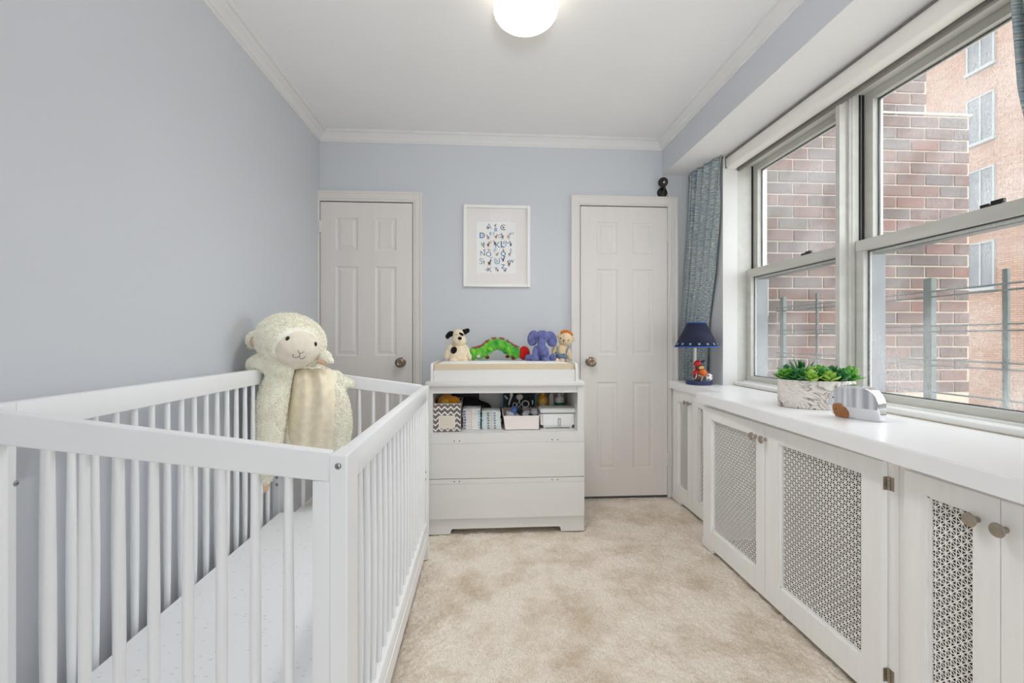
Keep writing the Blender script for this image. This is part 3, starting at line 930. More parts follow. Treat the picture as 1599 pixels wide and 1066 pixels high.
# ================================================================== CRIB
CX0, CX1, CY0, CY1 = -1.020, -0.277, 0.932, 2.312
t = thing('baby_crib', 'white spindle crib with a sloping top rail beside the left wall', 'crib', ((CX0 + CX1) / 2, (CY0 + CY1) / 2, 0))
PW, PD = 0.036, 0.080     # post width across the end, depth along the side
ZL, ZR = 0.978, 0.874
def ztop(x):
    return ZR + (ZL - ZR) * (CX1 - x) / (CX1 - CX0)
for (x0, x1, zt) in ((CX1 - PW, CX1, ZR), (CX0, CX0 + PW, ZL)):
    for (y0, y1, s) in ((CY0, CY0 + PD, 1), (CY1 - PD, CY1, -1)):
        # post, narrowing to a foot
        yi = y1 if s > 0 else y0
        yo = y0 if s > 0 else y1
        poly = [(yo, 0), (yo, zt), (yi, zt), (yi, 0.205), (yo + s * 0.050, 0.09), (yo + s * 0.036, 0)]
        b = MB().prism(poly, 'X', x0, x1)
        p = obj('post', b, M['crib'], t)
        # bevel for the arris
        mod = p.modifiers.new('bevel', 'BEVEL'); mod.width = 0.003; mod.segments = 2; mod.limit_method = 'ANGLE'
        for zz in ((0.852,) if s > 0 else (0.42, 0.455)):
            yb = CY0 - 0.0005 if s > 0 else CY1 - PD + 0.0
            bx = (x0 + x1) / 2 if s > 0 else x0 + PW * 0.7
            zb_ = zz if x1 > -0.5 else zz - 0.012
            obj('bolt', MB().lathe([(0.0066, 0), (0.0064, 0.0012), (0.004, 0.003), (0.0018, 0.003), (0.0016, 0.0015), (0, 0.0015)], (bx, yb, zb_), (0, -1, 0), 16), M['steel'], p)['label'] = 'steel bolt head'
obj('bolt', MB().lathe([(0.0062, 0), (0.006, 0.0012), (0.004, 0.003), (0.0018, 0.003), (0.0016, 0.0015), (0, 0.0015)], (CX0 + PW - 0.0005, CY0 + 0.078, 0.806), (1, 0, 0), 16), M['steel'], t)['label'] = 'steel bolt head'
# side rails
for x0, x1, zt in ((CX1 - 0.033, CX1 - 0.001, ZR), (CX0 + 0.004, CX0 + 0.036, ZL)):
    obj('side_rail', MB().box(x0, x1, CY0 + PD, CY1 - PD, zt - 0.066, zt - 0.001, 0.003, 2), M['crib'], t)
    lr = MB().box(x0, x1, CY0 + PD, CY1 - PD, 0.090, 0.205, 0.003, 2)
    obj('lower_rail', lr, M['crib'], t)
    xo = x1 if x0 > -0.5 else x0
    obj('rail_groove', MB().box(x1 - 0.001, x1 + 0.0022, CY0 + PD - 0.0, CY1 - PD, 0.091, 0.150, 0.001), M['crib'], t)
    n = 18
    first_sp = None
    for k in range(n):
        y = (1.085 if x0 > -0.5 else 1.0895) + k * 0.0662
        if y > CY1 - PD - 0.02:
            break
        xc = (x0 + x1) / 2
        if first_sp is None:
            prof = []
            for i in range(9):
                f_ = i / 8
                prof.append((0.0078 + 0.0030 * math.sin(PI * min(1, f_ * 1.05)) ** 1.3, 0.203 + f_ * (zt - 0.064 - 0.203)))
            first_sp = obj('spindle', MB().lathe(prof, (xc, y, 0), seg=14), M['crib'], t)
            y_first = y
        else:
            share('spindle', first_sp, t, loc=(0, y - y_first, 0))
# end panels
for (ya, yb_, near) in ((CY0 + 0.004, CY0 + 0.030, True), (CY1 - 0.030, CY1 - 0.004, False)):
    xa, xb = CX0 + PW, CX1 - PW
    # front-end rail reaches over the stiles
    pr = [(xa, ztop(xa) + 0.0), (xb, ztop(xb) + 0.0), (xb, ztop(xb) - 0.061), (xa, ztop(xa) - 0.064)]
    r_ = obj('end_rail', MB().prism(pr, 'Y', ya, yb_), M['crib'], t)
    mod = r_.modifiers.new('bevel', 'BEVEL'); mod.width = 0.003; mod.segments = 2
    obj('end_lower_rail', MB().box(xa, xb, ya + 0.002, yb_ - 0.002, 0.130, 0.205, 0.003, 2), M['crib'], t)
    for (sa, sb) in ((xa, xa + 0.036), (xb - 0.036, xb)):
        zt = min(ztop(sa), ztop(sb)) - 0.058
        obj('end_stile', MB().box(sa, sb, ya + 0.003, yb_ - 0.003, 0.13, zt, 0.002, 2), M['crib'], t)
    for k in range(8):
        x = (-0.400 - k * 0.0660) if near else (-0.416 - k * 0.0687)
        if x < xa + 0.04:
            break
        prof = []
        zt = ztop(x) - 0.060
        for i in range(9):
            f_ = i / 8
            prof.append((0.0080 + 0.0026 * math.sin(PI * min(1, (1 - f_) * 1.0)) ** 1.3 + 0.0006 * (1 - f_), 0.203 + f_ * (zt - 0.203)))
        obj('spindle', MB().lathe(prof, (x, (ya + yb_) / 2, 0), seg=16), M['crib'], t)
obj('mattress_support', MB().box(CX0 + 0.04, CX1 - 0.04, CY0 + 0.04, CY1 - 0.04, 0.118, 0.128), M['crib'], t)

# mattress with a printed sheet
sm = mat('dotted_crib_sheet', S(236, 239, 243), 0.8, spec=0.2)
nt = sm.node_tree; b_ = nt.nodes['Principled BSDF']
tc = nt.nodes.new('ShaderNodeTexCoord'); mp = nt.nodes.new('ShaderNodeMapping'); mp.inputs['Scale'].default_value = (1.0, 2.0, 1.0)
vo = nt.nodes.new('ShaderNodeTexVoronoi'); vo.inputs['Scale'].default_value = 34; vo.inputs['Randomness'].default_value = 0.35
rp = nt.nodes.new('ShaderNodeValToRGB'); rp.color_ramp.elements[0].position = 0.16; rp.color_ramp.elements[0].color = S(204, 212, 220); rp.color_ramp.elements[1].position = 0.28; rp.color_ramp.elements[1].color = S(240, 242, 245)
nt.links.new(tc.outputs['Object'], mp.inputs['Vector']); nt.links.new(mp.outputs[0], vo.inputs['Vector']); nt.links.new(vo.outputs['Distance'], rp.inputs['Fac']); nt.links.new(rp.outputs[0], b_.inputs['Base Color'])
t = thing('crib_mattress', 'crib mattress in a white sheet with tiny grey marks, inside the crib', 'mattress', ((CX0 + CX1) / 2, 1.62, 0.128))
b = bmesh.new()
bmesh.ops.create_cube(b, size=1)
mx0, mx1, my0, my1, mz0, mz1 = CX0 + 0.039, CX1 - 0.039, CY0 + 0.036, CY1 - 0.036, 0.129, 0.290
for v in b.verts:
    v.co = Vector(((mx0 + mx1) / 2 + v.co.x * (mx1 - mx0), (my0 + my1) / 2 + v.co.y * (my1 - my0), (mz0 + mz1) / 2 + v.co.z * (mz1 - mz0)))
bmesh.ops.bevel(b, geom=[e for e in b.edges if abs(e.verts[0].co.z - e.verts[1].co.z) > 0.05], offset=0.07, segments=6, affect='EDGES')
bmesh.ops.bevel(b, geom=[e for e in b.edges if e.verts[0].co.z > 0.28 and e.verts[1].co.z > 0.28], offset=0.018, segments=4, affect='EDGES')
obj('mattress_body', MB().bm(b), sm, t, angle=60)
# ================================================================== PLUSH TOYS
def plushmat(name, c, c2=None, bump=0.6, bs=140, bd=0.004):
    return mat(name, c, 0.95, vary=0.06 if not c2 else 0, vscale=30, bump=bump, bscale=bs, bdist=bd, spec=0.1, sheen=0.25, col2=c2)


M['fleece'] = plushmat('cream_fleece', S(254, 248, 233), bump=0.3, bs=90, bd=0.004)
M['velour'] = plushmat('cream_velour', S(247, 236, 210), bump=0.2, bs=200, bd=0.001)
M['lamb_face'] = plushmat('pale_face_plush', S(236, 227, 210), bump=0.25, bs=220, bd=0.001)
M['lamb_skin'] = plushmat('peach_plush', S(226, 188, 160), bump=0.2, bs=220, bd=0.001)
M['eye'] = mat('black_eye', S(14, 13, 13), 0.12, vary=0.1)
M['stitch'] = mat('grey_stitching', S(70, 62, 60), 0.8, vary=0.1)


class EL(MB):
    """Ellipsoids placed by measured direction, radii in measured units at that depth."""
    def e(self, u, v, Y, ru, rv, rd=None, rot=0.0, seg=18, rings=10):
        c = P(u, v, Y); k = fw(c)
        R = Euler((0, math.radians(rot), 0)).to_matrix()
        return self.ell(c, (ru * k, (rd if rd is not None else min(ru, rv)) * k, rv * k), R, seg, rings)


# ---- the lamb hanging over the crib corner
LAMB = thing('plush_lamb', 'big cream plush lamb hugging the far left corner of the crib', 'soft toy', P(465, 700, 2.17))
hc = P(455, 532, 2.13)
HR = Euler((0, 0, math.radians(39))).to_matrix() @ Euler((math.radians(8), 0, 0)).to_matrix() @ Euler((0, math.radians(12), 0)).to_matrix()
hr = Vector((0.150, 0.140, 0.124))


def H(x, y, z):
    return hc + HR @ Vector((x, y, z))


mb = EL()
mb.ell(hc, hr, HR, 28, 16)
mb.e(486, 612, 2.195, 44, 44, 20)
mb.e(490, 655, 2.195, 56, 74, 20)
mb.e(480, 690, 2.195, 58, 48, 18)
mb.e(520, 645, 2.175, 27, 60, 20, rot=-9)
mb.e(528, 680, 2.175, 18, 34, 16, rot=6)
# the long arm hanging inside the crib
def chain(c):
    o_ = []
    for p, q in zip(c, c[1:]):
        for k in range(4):
            o_.append(tuple(p[i] + (q[i] - p[i]) * k / 4 for i in range(4)))
    return o_ + [c[-1]]


for (u, v, Y, r) in chain(((437, 585, 2.10, 17), (430, 606, 2.085, 20), (424, 632, 2.08, 22), (420, 660, 2.08, 22), (418, 688, 2.08, 20), (416, 712, 2.09, 16), (414, 732, 2.10, 12.5), (412, 746, 2.105, 10.5))):
    mb.e(u, v, Y, r, r * 1.12, r)
# the bent arm over the side rail
for (u, v, Y, r) in chain(((437, 577, 2.09, 19), (428, 569, 2.08, 18), (418, 566, 2.075, 15.5), (408, 566, 2.07, 14), (398, 569, 2.07, 11.5))):
    mb.e(u, v, Y, r, r, r)
for (u, v, Y, r) in ((520, 592, 2.20, 15), (534, 598, 2.225, 11), (546, 598, 2.24, 7)):
    mb.e(u, v, Y, r, r * 0.9, r)
body = plush('fleece_body', mb, M['fleece'], LAMB, voxel=0.0055, smooth=4)
# curled tufts over the fleece
HRi = HR.transposed()


def curls(src, NT, lmax, keep):
    me = src.data
    base = ORG[src.name]
    me.calc_loop_triangles()
    tri = np.array([t.vertices[:] for t in me.loop_triangles])
    co = np.array([v.co[:] for v in me.vertices]) + np.array(base)
    A, B_, C_ = co[tri[:, 0]], co[tri[:, 1]], co[tri[:, 2]]
    nr = np.cross(B_ - A, C_ - A)
    ar = np.linalg.norm(nr, axis=1)
    nr = nr / np.maximum(ar[:, None], 1e-12)
    pick = RNG.choice(len(tri), NT, p=ar / ar.sum())
    w = RNG.dirichlet((1, 1, 1), NT)
    pts = A[pick] * w[:, :1] + B_[pick] * w[:, 1:2] + C_[pick] * w[:, 2:]
    vv, ff = [], []
    for p, n in zip(pts, nr[pick]):
        p = Vector(p); n = Vector(n)
        if not keep(p, n):
            continue
        L = random.uniform(0.45, 1.0) * lmax
        r = random.uniform(0.0024, 0.0042)
        s = n.orthogonal().normalized()
        s = (Matrix.Rotation(random.uniform(0, 2 * PI), 3, n) @ s)
        q_ = n.cross(s)
        d = (n * 0.8 + s * random.uniform(0.3, 1.0) + Vector((0, 0, -0.35))).normalized()
        a0 = p - n * 0.002
        i0 = len(vv)
        vv += [a0 + s * r, a0 - s * r * 0.5 + q_ * r * 0.87, a0 - s * r * 0.5 - q_ * r * 0.87]
        m_ = p + n * L * 0.55 + s * r
        vv += [m_ + s * r * 0.8, m_ - s * r * 0.4 + q_ * r * 0.7, m_ - s * r * 0.4 - q_ * r * 0.7, p + d * L]
        ff += [(i0, i0 + 1, i0 + 4, i0 + 3), (i0 + 1, i0 + 2, i0 + 5, i0 + 4), (i0 + 2, i0, i0 + 3, i0 + 5), (i0 + 3, i0 + 4, i0 + 6), (i0 + 4, i0 + 5, i0 + 6), (i0 + 5, i0 + 3, i0 + 6)]
    o = obj('fleece_curls', MB().add(vv, ff), M['fleece'], src, normals=True, smooth=False)
    o['kind'] = 'stuff'


def keep_body(p, n):
    q = HRi @ (p - hc)
    if q.y < -0.02 and (q.x / 0.096) ** 2 + ((q.z + 0.012) / 0.086) ** 2 < 1.0 and p.z > 0.95:
        return False
    if n.y < -0.2 and p.z < 0.98:               # the smooth belly panel stays free
        uu = 799.5 + F_PX * (p.x * CT - p.y * ST) / (p.x * ST + p.y * CT)
        if 450 < uu < 523 and n.x > -0.55:
            return False
    return True


curls(body, 26000, 0.011, keep_body)
# face
fb_ = MB().ell(H(0.004, -0.049, -0.012), (0.113, 0.106, 0.099), HR, 40, 24)
face = obj('face', fb_, M['lamb_face'], LAMB, angle=180)


def on_face(x, z, lift=0.0):
    yy = -0.049 - 0.106 * math.sqrt(max(0.0, 1 - ((x - 0.004) / 0.113) ** 2 - ((z + 0.012) / 0.099) ** 2)) - lift
    return H(x, yy, z)


for sx_s in (-1, 1):
    obj('eye', MB().ell(on_face(sx_s * 0.058, 0.016, -0.003), (0.0092, 0.006, 0.0115), HR, 16, 10), M['eye'], face)['label'] = 'glossy black eye'
ms = MB()
cv = [[(-0.013, -0.022), (-0.007, -0.031), (0.0, -0.034)], [(0.013, -0.022), (0.007, -0.031), (0.0, -0.034)], [(0, -0.034), (0.0, -0.050)],
      [(-0.026, -0.044), (-0.022, -0.055), (-0.012, -0.058), (0.0, -0.050)], [(0.026, -0.044), (0.022, -0.055), (0.012, -0.058), (0.0, -0.050)]]
for c in cv:
    ms.tube([on_face(x, z, 0.0006) for x, z in c], 0.0011, 6)
obj('stitched_mouth', ms, M['stitch'], face)
# ears
eb_ = EL().e(398, 531, 2.12, 13, 14, 8, rot=15).e(405, 530, 2.13, 9, 9, 7)
ear = plush('ear', eb_, M['fleece'], LAMB, voxel=0.005, smooth=3)
curls(ear, 700, 0.009, lambda p, n: n.y > -0.6)
obj('inner_ear', EL().e(397.5, 533, 2.099, 7.5, 8.5, 3, rot=12), M['lamb_skin'], ear)['label'] = 'peach lining of the ear'
eb_ = EL().e(507, 556, 2.12, 10, 9, 7, rot=35).e(513, 562, 2.115, 8, 5, 6, rot=30)
ear = plush('ear', eb_, M['fleece'], LAMB, voxel=0.005, smooth=3)
curls(ear, 450, 0.008, lambda p, n: n.z > -0.5)
obj('inner_ear', EL().e(503, 565, 2.108, 9, 4.5, 4, rot=18), M['lamb_skin'], ear)['label'] = 'peach lining of the ear'
obj('hand', EL().e(391, 572, 2.07, 7.5, 7.5, 7.5), M['lamb_skin'], LAMB)['label'] = 'peach hoof over the rail'
obj('foot', EL().e(411.5, 757, 2.105, 8.5, 12, 8), M['lamb_skin'], LAMB)['label'] = 'peach hoof hanging down'
# smooth belly panel with soft folds
rows = []
for i in range(26):
    f_ = i / 25
    v = 574 + f_ * 146
    ul = 449 - 5 * math.sin(f_ * PI)
    ur = 507 + 31 * math.sin(min(1.0, f_ * 1.5 + 0.2) * PI / 2) - 6 * max(0, f_ - 0.6)
    row = []
    for j in range(34):
        g_ = j / 33
        u = ul + (ur - ul) * g_
        edge = 1 - abs(2 * g_ - 1) ** 6
        vedge = 1 - abs(2 * f_ - 1) ** 10
        fold = 0.013 * math.sin(g_ * 14 + 1.6 * f_ + 0.6) * (0.25 + 0.75 * (1 - f_) ** 1.5) + 0.006 * math.sin(g_ * 25 + 5 * f_)
        Yp = 2.128 - 0.030 * math.sin(PI * g_) * math.sin(PI * min(1, f_ + 0.15)) + fold + 0.05 * (1 - edge * vedge)
        row.append(P(u, v, Yp))
    rows.append(row)
pn = obj('belly_panel', MB().grid(rows), M['velour'], LAMB, angle=180)
md = pn.modifiers.new('s', 'SOLIDIFY'); md.thickness = 0.006
md = pn.modifiers.new('ss', 'SUBSURF'); md.levels = 1; md.render_levels = 1
ps = MB()
for k in range(9):
    ps.tube([P(458 + k * 6, 573 + (k % 2) * 2, 2.088), P(463 + k * 6, 573 + ((k + 1) % 2) * 2, 2.088)], 0.0022, 6)
obj('neck_gathers', ps, M['velour'], LAMB)

# ---- spotted dog
Y0 = 2.86
M['dog'] = plushmat('cream_plush', S(232, 216, 188), bs=160)
M['blackp'] = plushmat('black_plush', S(24, 22, 22), bs=160)
t = thing('plush_dog', 'cream plush dog with black ears and a black belly patch, leftmost toy on the pad', 'soft toy', P(715, 567, Y0))
mb = EL().e(716, 551, Y0, 13.5, 15, 11).e(715, 556, Y0, 15, 11, 11).e(716, 523.5, Y0 - 0.005, 9.2, 10, 9).e(717, 531, Y0 - 0.012, 12, 9, 11)
mb.e(703, 544, Y0, 5, 9, 5, rot=28).e(698.5, 554, Y0 - 0.005, 4.6, 9, 5, rot=8).e(728, 545, Y0, 4.5, 9, 5, rot=-25).e(732, 555, Y0 - 0.005, 4.2, 7.5, 5, rot=-22)
mb.e(708, 563, Y0 - 0.03, 6, 4.6, 9).e(725, 563, Y0 - 0.03, 6, 4.6, 9)
plush('dog_body', mb, M['dog'], t, voxel=0.0028, smooth=3)
obj('ear', EL().e(703, 521.5, Y0 - 0.002, 6.4, 4.6, 3.5, rot=-28).e(699, 525, Y0 - 0.002, 3.6, 4.2, 3), M['blackp'], t, angle=180)['label'] = 'black floppy ear'
obj('ear', EL().e(725.5, 518, Y0, 6.6, 4.4, 3.5, rot=-22).e(730, 516, Y0, 3.6, 3.8, 3), M['blackp'], t, angle=180)['label'] = 'black floppy ear'
obj('nose', EL().e(718, 528, Y0 - 0.055, 3.3, 2.6, 2.4), M['blackp'], t, angle=180)['label'] = 'black nose'
obj('eye_patch', EL().e(720.5, 521.5, Y0 - 0.036, 4.2, 2.0, 2.6, rot=28), M['blackp'], t, angle=180)
obj('eye', EL().e(712.5, 522, Y0 - 0.0365, 0.8, 0.8, 0.8), M['eye'], t)
obj('belly_patch', EL().e(709.5, 547, Y0 - 0.026, 6, 6.2, 5.6, rot=15), M['blackp'], t, angle=180)['label'] = 'black patch'
obj('mouth_seam', MB().tube([P(717.3, 531.5, Y0 - 0.058), P(717.3, 534, Y0 - 0.057)], 0.0008, 5), M['stitch'], t)

# ---- plain green caterpillar cushion toy
M['green'] = plushmat('mottled_green_plush', S(132, 206, 62), c2=S(16, 140, 62), bs=110)
M['green'].node_tree.nodes['Noise Texture'].inputs['Scale'].default_value = 22
M['redp'] = plushmat('red_plush', S(196, 28, 30), bs=160)
M['pinkfuzz'] = plushmat('dusty_red_fuzz', S(176, 86, 80), bs=160)
M['brownp'] = plushmat('brown_plush', S(96, 44, 32), bs=160)
Yc = 2.90
t = thing('plush_caterpillar', 'arched green plush caterpillar with a plain red head', 'soft toy', P(775, 565, Yc))
path = [(738, 552.5, 9.6), (747.5, 552, 9.6), (756, 549, 9.6), (763, 543, 9.6), (769.5, 538.5, 9.6), (777, 536.8, 9.6), (785, 539, 9.6), (792, 543.8, 9.6), (799, 548.8, 9.6), (806.5, 551.5, 9.6)]
mb = EL()
for i, (u, v, r) in enumerate(path):
    a, b = path[max(0, i - 1)], path[min(len(path) - 1, i + 1)]
    an = math.degrees(math.atan2(b[1] - a[1], b[0] - a[0]))
    mb.e(u, v, Yc, r * 0.72, r, r, rot=an)
plush('caterpillar_body', mb, M['green'], t, voxel=0.003, smooth=1)
obj('head', EL().e(818.5, 551, Yc - 0.005, 9.2, 11, 9), M['redp'], t, angle=180)['label'] = 'plain red round head'
fz = MB()
for i in range(80):
    f_ = i / 79 * (len(path) - 1)
    k = min(int(f_), len(path) - 2)
    g_ = f_ - k
    u = path[k][0] * (1 - g_) + path[k + 1][0] * g_
    v = path[k][1] * (1 - g_) + path[k + 1][1] * g_
    dx, dy = path[k + 1][0] - path[k][0], path[k + 1][1] - path[k][1]
    l = math.hypot(dx, dy)
    nx_, ny2 = dy / l, -dx / l
    for q in range(4):
        r0 = 8.4; L = random.uniform(1.6, 4.0)
        j = random.uniform(-1.6, 1.6)
        p0 = P(u + nx_ * r0, v + ny2 * r0, Yc + random.uniform(-0.006, 0.006)); p1 = P(u + nx_ * (r0 + L) + j, v + ny2 * (r0 + L), Yc + random.uniform(-0.012, 0.012))
        fz.tube([p0, p1], [0.0022, 0.0007], 5)
obj('back_fuzz', fz, M['pinkfuzz'], t)['kind'] = 'stuff'
for (u, v) in ((761, 558.0), (792.5, 556.5), (801.5, 559)):
    obj('foot', EL().e(u, v, Yc - 0.02, 3.4, 2.6, 3), M['brownp'], t, angle=180)
obj('sewn_label', MB().box(-0.011, 0.011, -0.0015, 0.0015, -0.009, 0.009, 0.001, M4=Matrix.Translation(P(747, 556, Yc - 0.0405))), mat('sewn_label_cloth', S(206, 200, 214), 0.8, vary=0.3, vscale=180), t)

# ---- elephant
M['eleph'] = plushmat('lilac_blue_chenille', S(116, 122, 172), c2=S(88, 94, 146), bs=120, bd=0.006)
Ye = 2.86
t = thing('plush_elephant', 'sitting lilac-blue plush elephant with hanging trunk', 'soft toy', P(845, 567, Ye))
mb = EL().e(844.5, 551, Ye, 11.5, 14, 11).e(846.5, 525.5, Ye - 0.01, 12, 10.2, 11).e(845.5, 533, Ye - 0.03, 7, 7, 7)
for (u, v, r, d) in chain(((845.5, 533, 7.4, 0.034), (845, 539, 6.4, 0.048), (844.5, 544, 5.8, 0.056), (845, 548, 5.0, 0.060), (847.5, 549.8, 4.0, 0.062), (849.8, 547.6, 3.0, 0.062))):
    mb.e(u, v, Ye - d, r, r, r)
for (ul, du) in ((836.2, 6), (852, -6)):
    mb.e(ul, 551, Ye - 0.036, 5.6, 12, 6.4, rot=du).e(ul - du * 0.02, 561, Ye - 0.05, 6.2, 4.8, 7.4)
mb.e(825.5, 559, Ye - 0.02, 5.8, 6.4, 6.4).e(863, 558.5, Ye - 0.02, 5.8, 6.4, 6.4)
bd_ = plush('elephant_body', mb, M['eleph'], t, voxel=0.003, smooth=2)
for (u, v, rot) in ((832, 527.5, 14), (861, 529, -18)):
    eo = EL().e(u, v, Ye - 0.004, 8.6, 12.6, 3.4, rot=rot).e(u, v + 4, Ye - 0.008, 7.4, 8.6, 3.2, rot=rot)
    plush('ear', eo, M['eleph'], t, voxel=0.003, smooth=2)
for (u, v) in ((840.8, 528), (849.6, 528)):
    obj('eye', EL().e(u, v, Ye - 0.054, 0.9, 1.0, 0.8), M['eye'], t)

# ---- bear cub in blue shorts
M['tan'] = plushmat('oatmeal_knit', S(224, 200, 164), bs=260, bd=0.002)
M['blueknit'] = plushmat('grey_blue_knit', S(112, 134, 154), bs=260, bd=0.002)
M['ginger'] = plushmat('ginger_wool', S(204, 112, 32), bs=120)
Yb = 2.88
t = thing('plush_cub', 'oatmeal plush cub with ginger tuft and grey-blue dungarees, rightmost toy', 'soft toy', P(880, 567, Yb))
mb = EL().e(883, 529.5, Yb - 0.008, 11.4, 11, 10).e(878.5, 549, Yb, 9, 13, 8).e(866, 546, Yb + 0.004, 4, 9, 4, rot=22).e(888.5, 553, Yb - 0.004, 4, 10, 4.2, rot=-10)
mb.e(868.5, 562.5, Yb - 0.025, 4.6, 4, 8).e(877.5, 563, Yb - 0.025, 4.6, 4, 8)
mb.e(872, 524.5, Yb, 3, 4, 2.4, rot=-20).e(895, 530, Yb, 3, 4, 2.4, rot=20)
plush('cub_body', mb, M['tan'], t, voxel=0.0028, smooth=2)
obj('dungarees', EL().e(877, 556, Yb - 0.001, 10, 7, 9), M['blueknit'], t, angle=180)['label'] = 'grey-blue knitted shorts'
for (a, b) in (((870.5, 541), (869.5, 553)), ((888, 541), (884, 553))):
    obj('strap', MB().tube([P(a[0], a[1], Yb - 0.022), P((a[0] + b[0]) / 2 - 0.4, (a[1] + b[1]) / 2, Yb - 0.034), P(b[0], b[1], Yb - 0.036)], 0.0042, 8), M['blueknit'], t)
for (u, v) in ((867.8, 550.5), (880, 553)):
    obj('button', EL().e(u, v, Yb - 0.038, 1.0, 1.0, 0.7), M['eye'], t)
mb = EL()
for k in range(9):
    mb.e(878 + k * 1.7, 519.3 - 2.6 * math.sin(k / 8 * PI) + k * 0.35, Yb - 0.012 + 0.006 * (k % 2), 3.1, 3.4, 3.4)
plush('hair_tuft', mb, M['ginger'], t, voxel=0.0025, smooth=1)['label'] = 'ginger woollen tuft'
for (u, v) in ((875.4, 528), (887.5, 531)):
    obj('eye', EL().e(u, v, Yb - 0.047, 1.0, 1.1, 0.8), M['eye'], t)
obj('nose', EL().e(880.3, 531.3, Yb - 0.0495, 1.3, 1.0, 0.8).e(880, 533.6, Yb - 0.049, 0.5, 1.4, 0.5), M['eye'], t)

# ================================================================== SHELF CONTENT OF THE DRESSER
ZN = 0.5772
# chevron basket
cm = mat('grey_white_chevron_cloth', S(120, 112, 112), 0.85, spec=0.2)
nt = cm.node_tree; b_ = nt.nodes['Principled BSDF']


def mathn(op, a, b=None):
    n = nt.nodes.new('ShaderNodeMath'); n.operation = op
    for i, x in enumerate((a, b)):
        if x is None:
            continue
        if isinstance(x, (int, float)):
            n.inputs[i].default_value = x
        else:
            nt.links.new(x, n.inputs[i])
    return n.outputs[0]


tc = nt.nodes.new('ShaderNodeTexCoord'); sp = nt.nodes.new('ShaderNodeSeparateXYZ')
nt.links.new(tc.outputs['Object'], sp.inputs[0])
xy = mathn('ADD', sp.outputs['X'], sp.outputs['Y'])
zig = mathn('PINGPONG', xy, 0.0175)
zz_ = mathn('ADD', sp.outputs['Z'], zig)
st_ = mathn('FRACT', mathn('MULTIPLY', zz_, 1 / 0.030))
th_ = mathn('GREATER_THAN', st_, 0.66)
mxn = nt.nodes.new('ShaderNodeMix'); mxn.data_type = 'RGBA'
nt.links.new(th_, mxn.inputs[0]); mxn.inputs[6].default_value = S(116, 107, 106); mxn.inputs[7].default_value = S(236, 232, 226)
nt.links.new(mxn.outputs[2], b_.inputs['Base Color'])
bx0, bx1 = P(677, 650, 2.6).x, P(719.5, 650, 2.6).x
t = thing('chevron_basket', 'grey and white chevron cloth basket, leftmost on the dresser shelf', 'basket', ((bx0 + bx1) / 2, 2.72, ZN))
by0, by1, bz = 2.594, 2.86, ZN + 0.162
w_ = 0.004
mb = MB().box(bx0, bx1, by0, by0 + w_, ZN, bz).box(bx0, bx1, by1 - w_, by1, ZN, bz).box(bx0, bx0 + w_, by0 + w_, by1 - w_, ZN, bz).box(bx1 - w_, bx1, by0 + w_, by1 - w_, ZN, bz).box(bx0 + w_, bx1 - w_, by0 + w_, by1 - w_, ZN, ZN + 0.004)
obj('basket_body', mb, cm, t)
rim = MB()
for (a, b) in (((bx0, by0), (bx1, by0)), ((bx1, by0), (bx1, by1)), ((bx1, by1), (bx0, by1)), ((bx0, by1), (bx0, by0))):
    rim.tube([(a[0], a[1] + 0.001, bz), (b[0], b[1] + 0.001, bz)], 0.003, 6)
obj('basket_rim', rim, mat('grey_binding', S(176, 168, 162), 0.8, vary=0.05), t)
xm = (bx0 + bx1) / 2 - 0.001
pl_ = MB().box(xm - 0.047, xm + 0.047, by0 - 0.003, by0, ZN + 0.022, ZN + 0.094, 0.001)
tg = obj('label_holder', pl_, mat('label_card', S(226, 218, 204), 0.7, vary=0.02), t)
lw = MB().box(xm - 0.047, xm + 0.047, by0 - 0.0045, by0 - 0.003, ZN + 0.090, ZN + 0.094).box(xm - 0.047, xm + 0.047, by0 - 0.0045, by0 - 0.003, ZN + 0.022, ZN + 0.026)
lw.box(xm - 0.047, xm - 0.043, by0 - 0.0045, by0 - 0.003, ZN + 0.026, ZN + 0.090).box(xm + 0.043, xm + 0.047, by0 - 0.0045, by0 - 0.003, ZN + 0.026, ZN + 0.090)
obj('holder_border', lw, mat('label_border', S(236, 228, 214), 0.6, vary=0.02), tg)
lw = MB()
for k in range(3):
    lw.box(xm - 0.030, xm + 0.028 - 0.008 * k, by0 - 0.0034, by0 - 0.0029, ZN + 0.046 + k * 0.013, ZN + 0.0475 + k * 0.013)
obj('faint_line', lw, mat('faint_print', S(204, 194, 180), 0.7, vary=0.02), tg)['kind'] = 'stuff'
# golden soft toy lying in the basket
M['gold'] = plushmat('golden_plush', S(216, 142, 34), bs=160)
t = thing('golden_plush_toy', 'golden-orange plush toy lying in the chevron basket', 'soft toy', (xm, 2.72, ZN + 0.005))
mb = EL().e(698, 628, 2.70, 15, 12, 14).e(708, 630, 2.69, 11, 12, 12).e(698, 617, 2.72, 5, 4.5, 5).e(689, 640, 2.66, 5, 6, 5).e(707, 638, 2.655, 7, 7, 6).e(719, 626, 2.69, 1.6, 1.6, 2)
mb.ell((xm, 2.73, ZN + 0.055), (0.07, 0.10, 0.052))
plush('toy_body', mb, M['gold'], t, voxel=0.003, smooth=2)
obj('belly', EL().e(694, 630, 2.645, 7, 8, 4), plushmat('olive_gold_plush', S(196, 150, 62), bs=160), t, angle=180)
obj('red_cloth', EL().e(717.5, 633, 2.69, 3, 6.5, 5), M['redp'], t, angle=180)

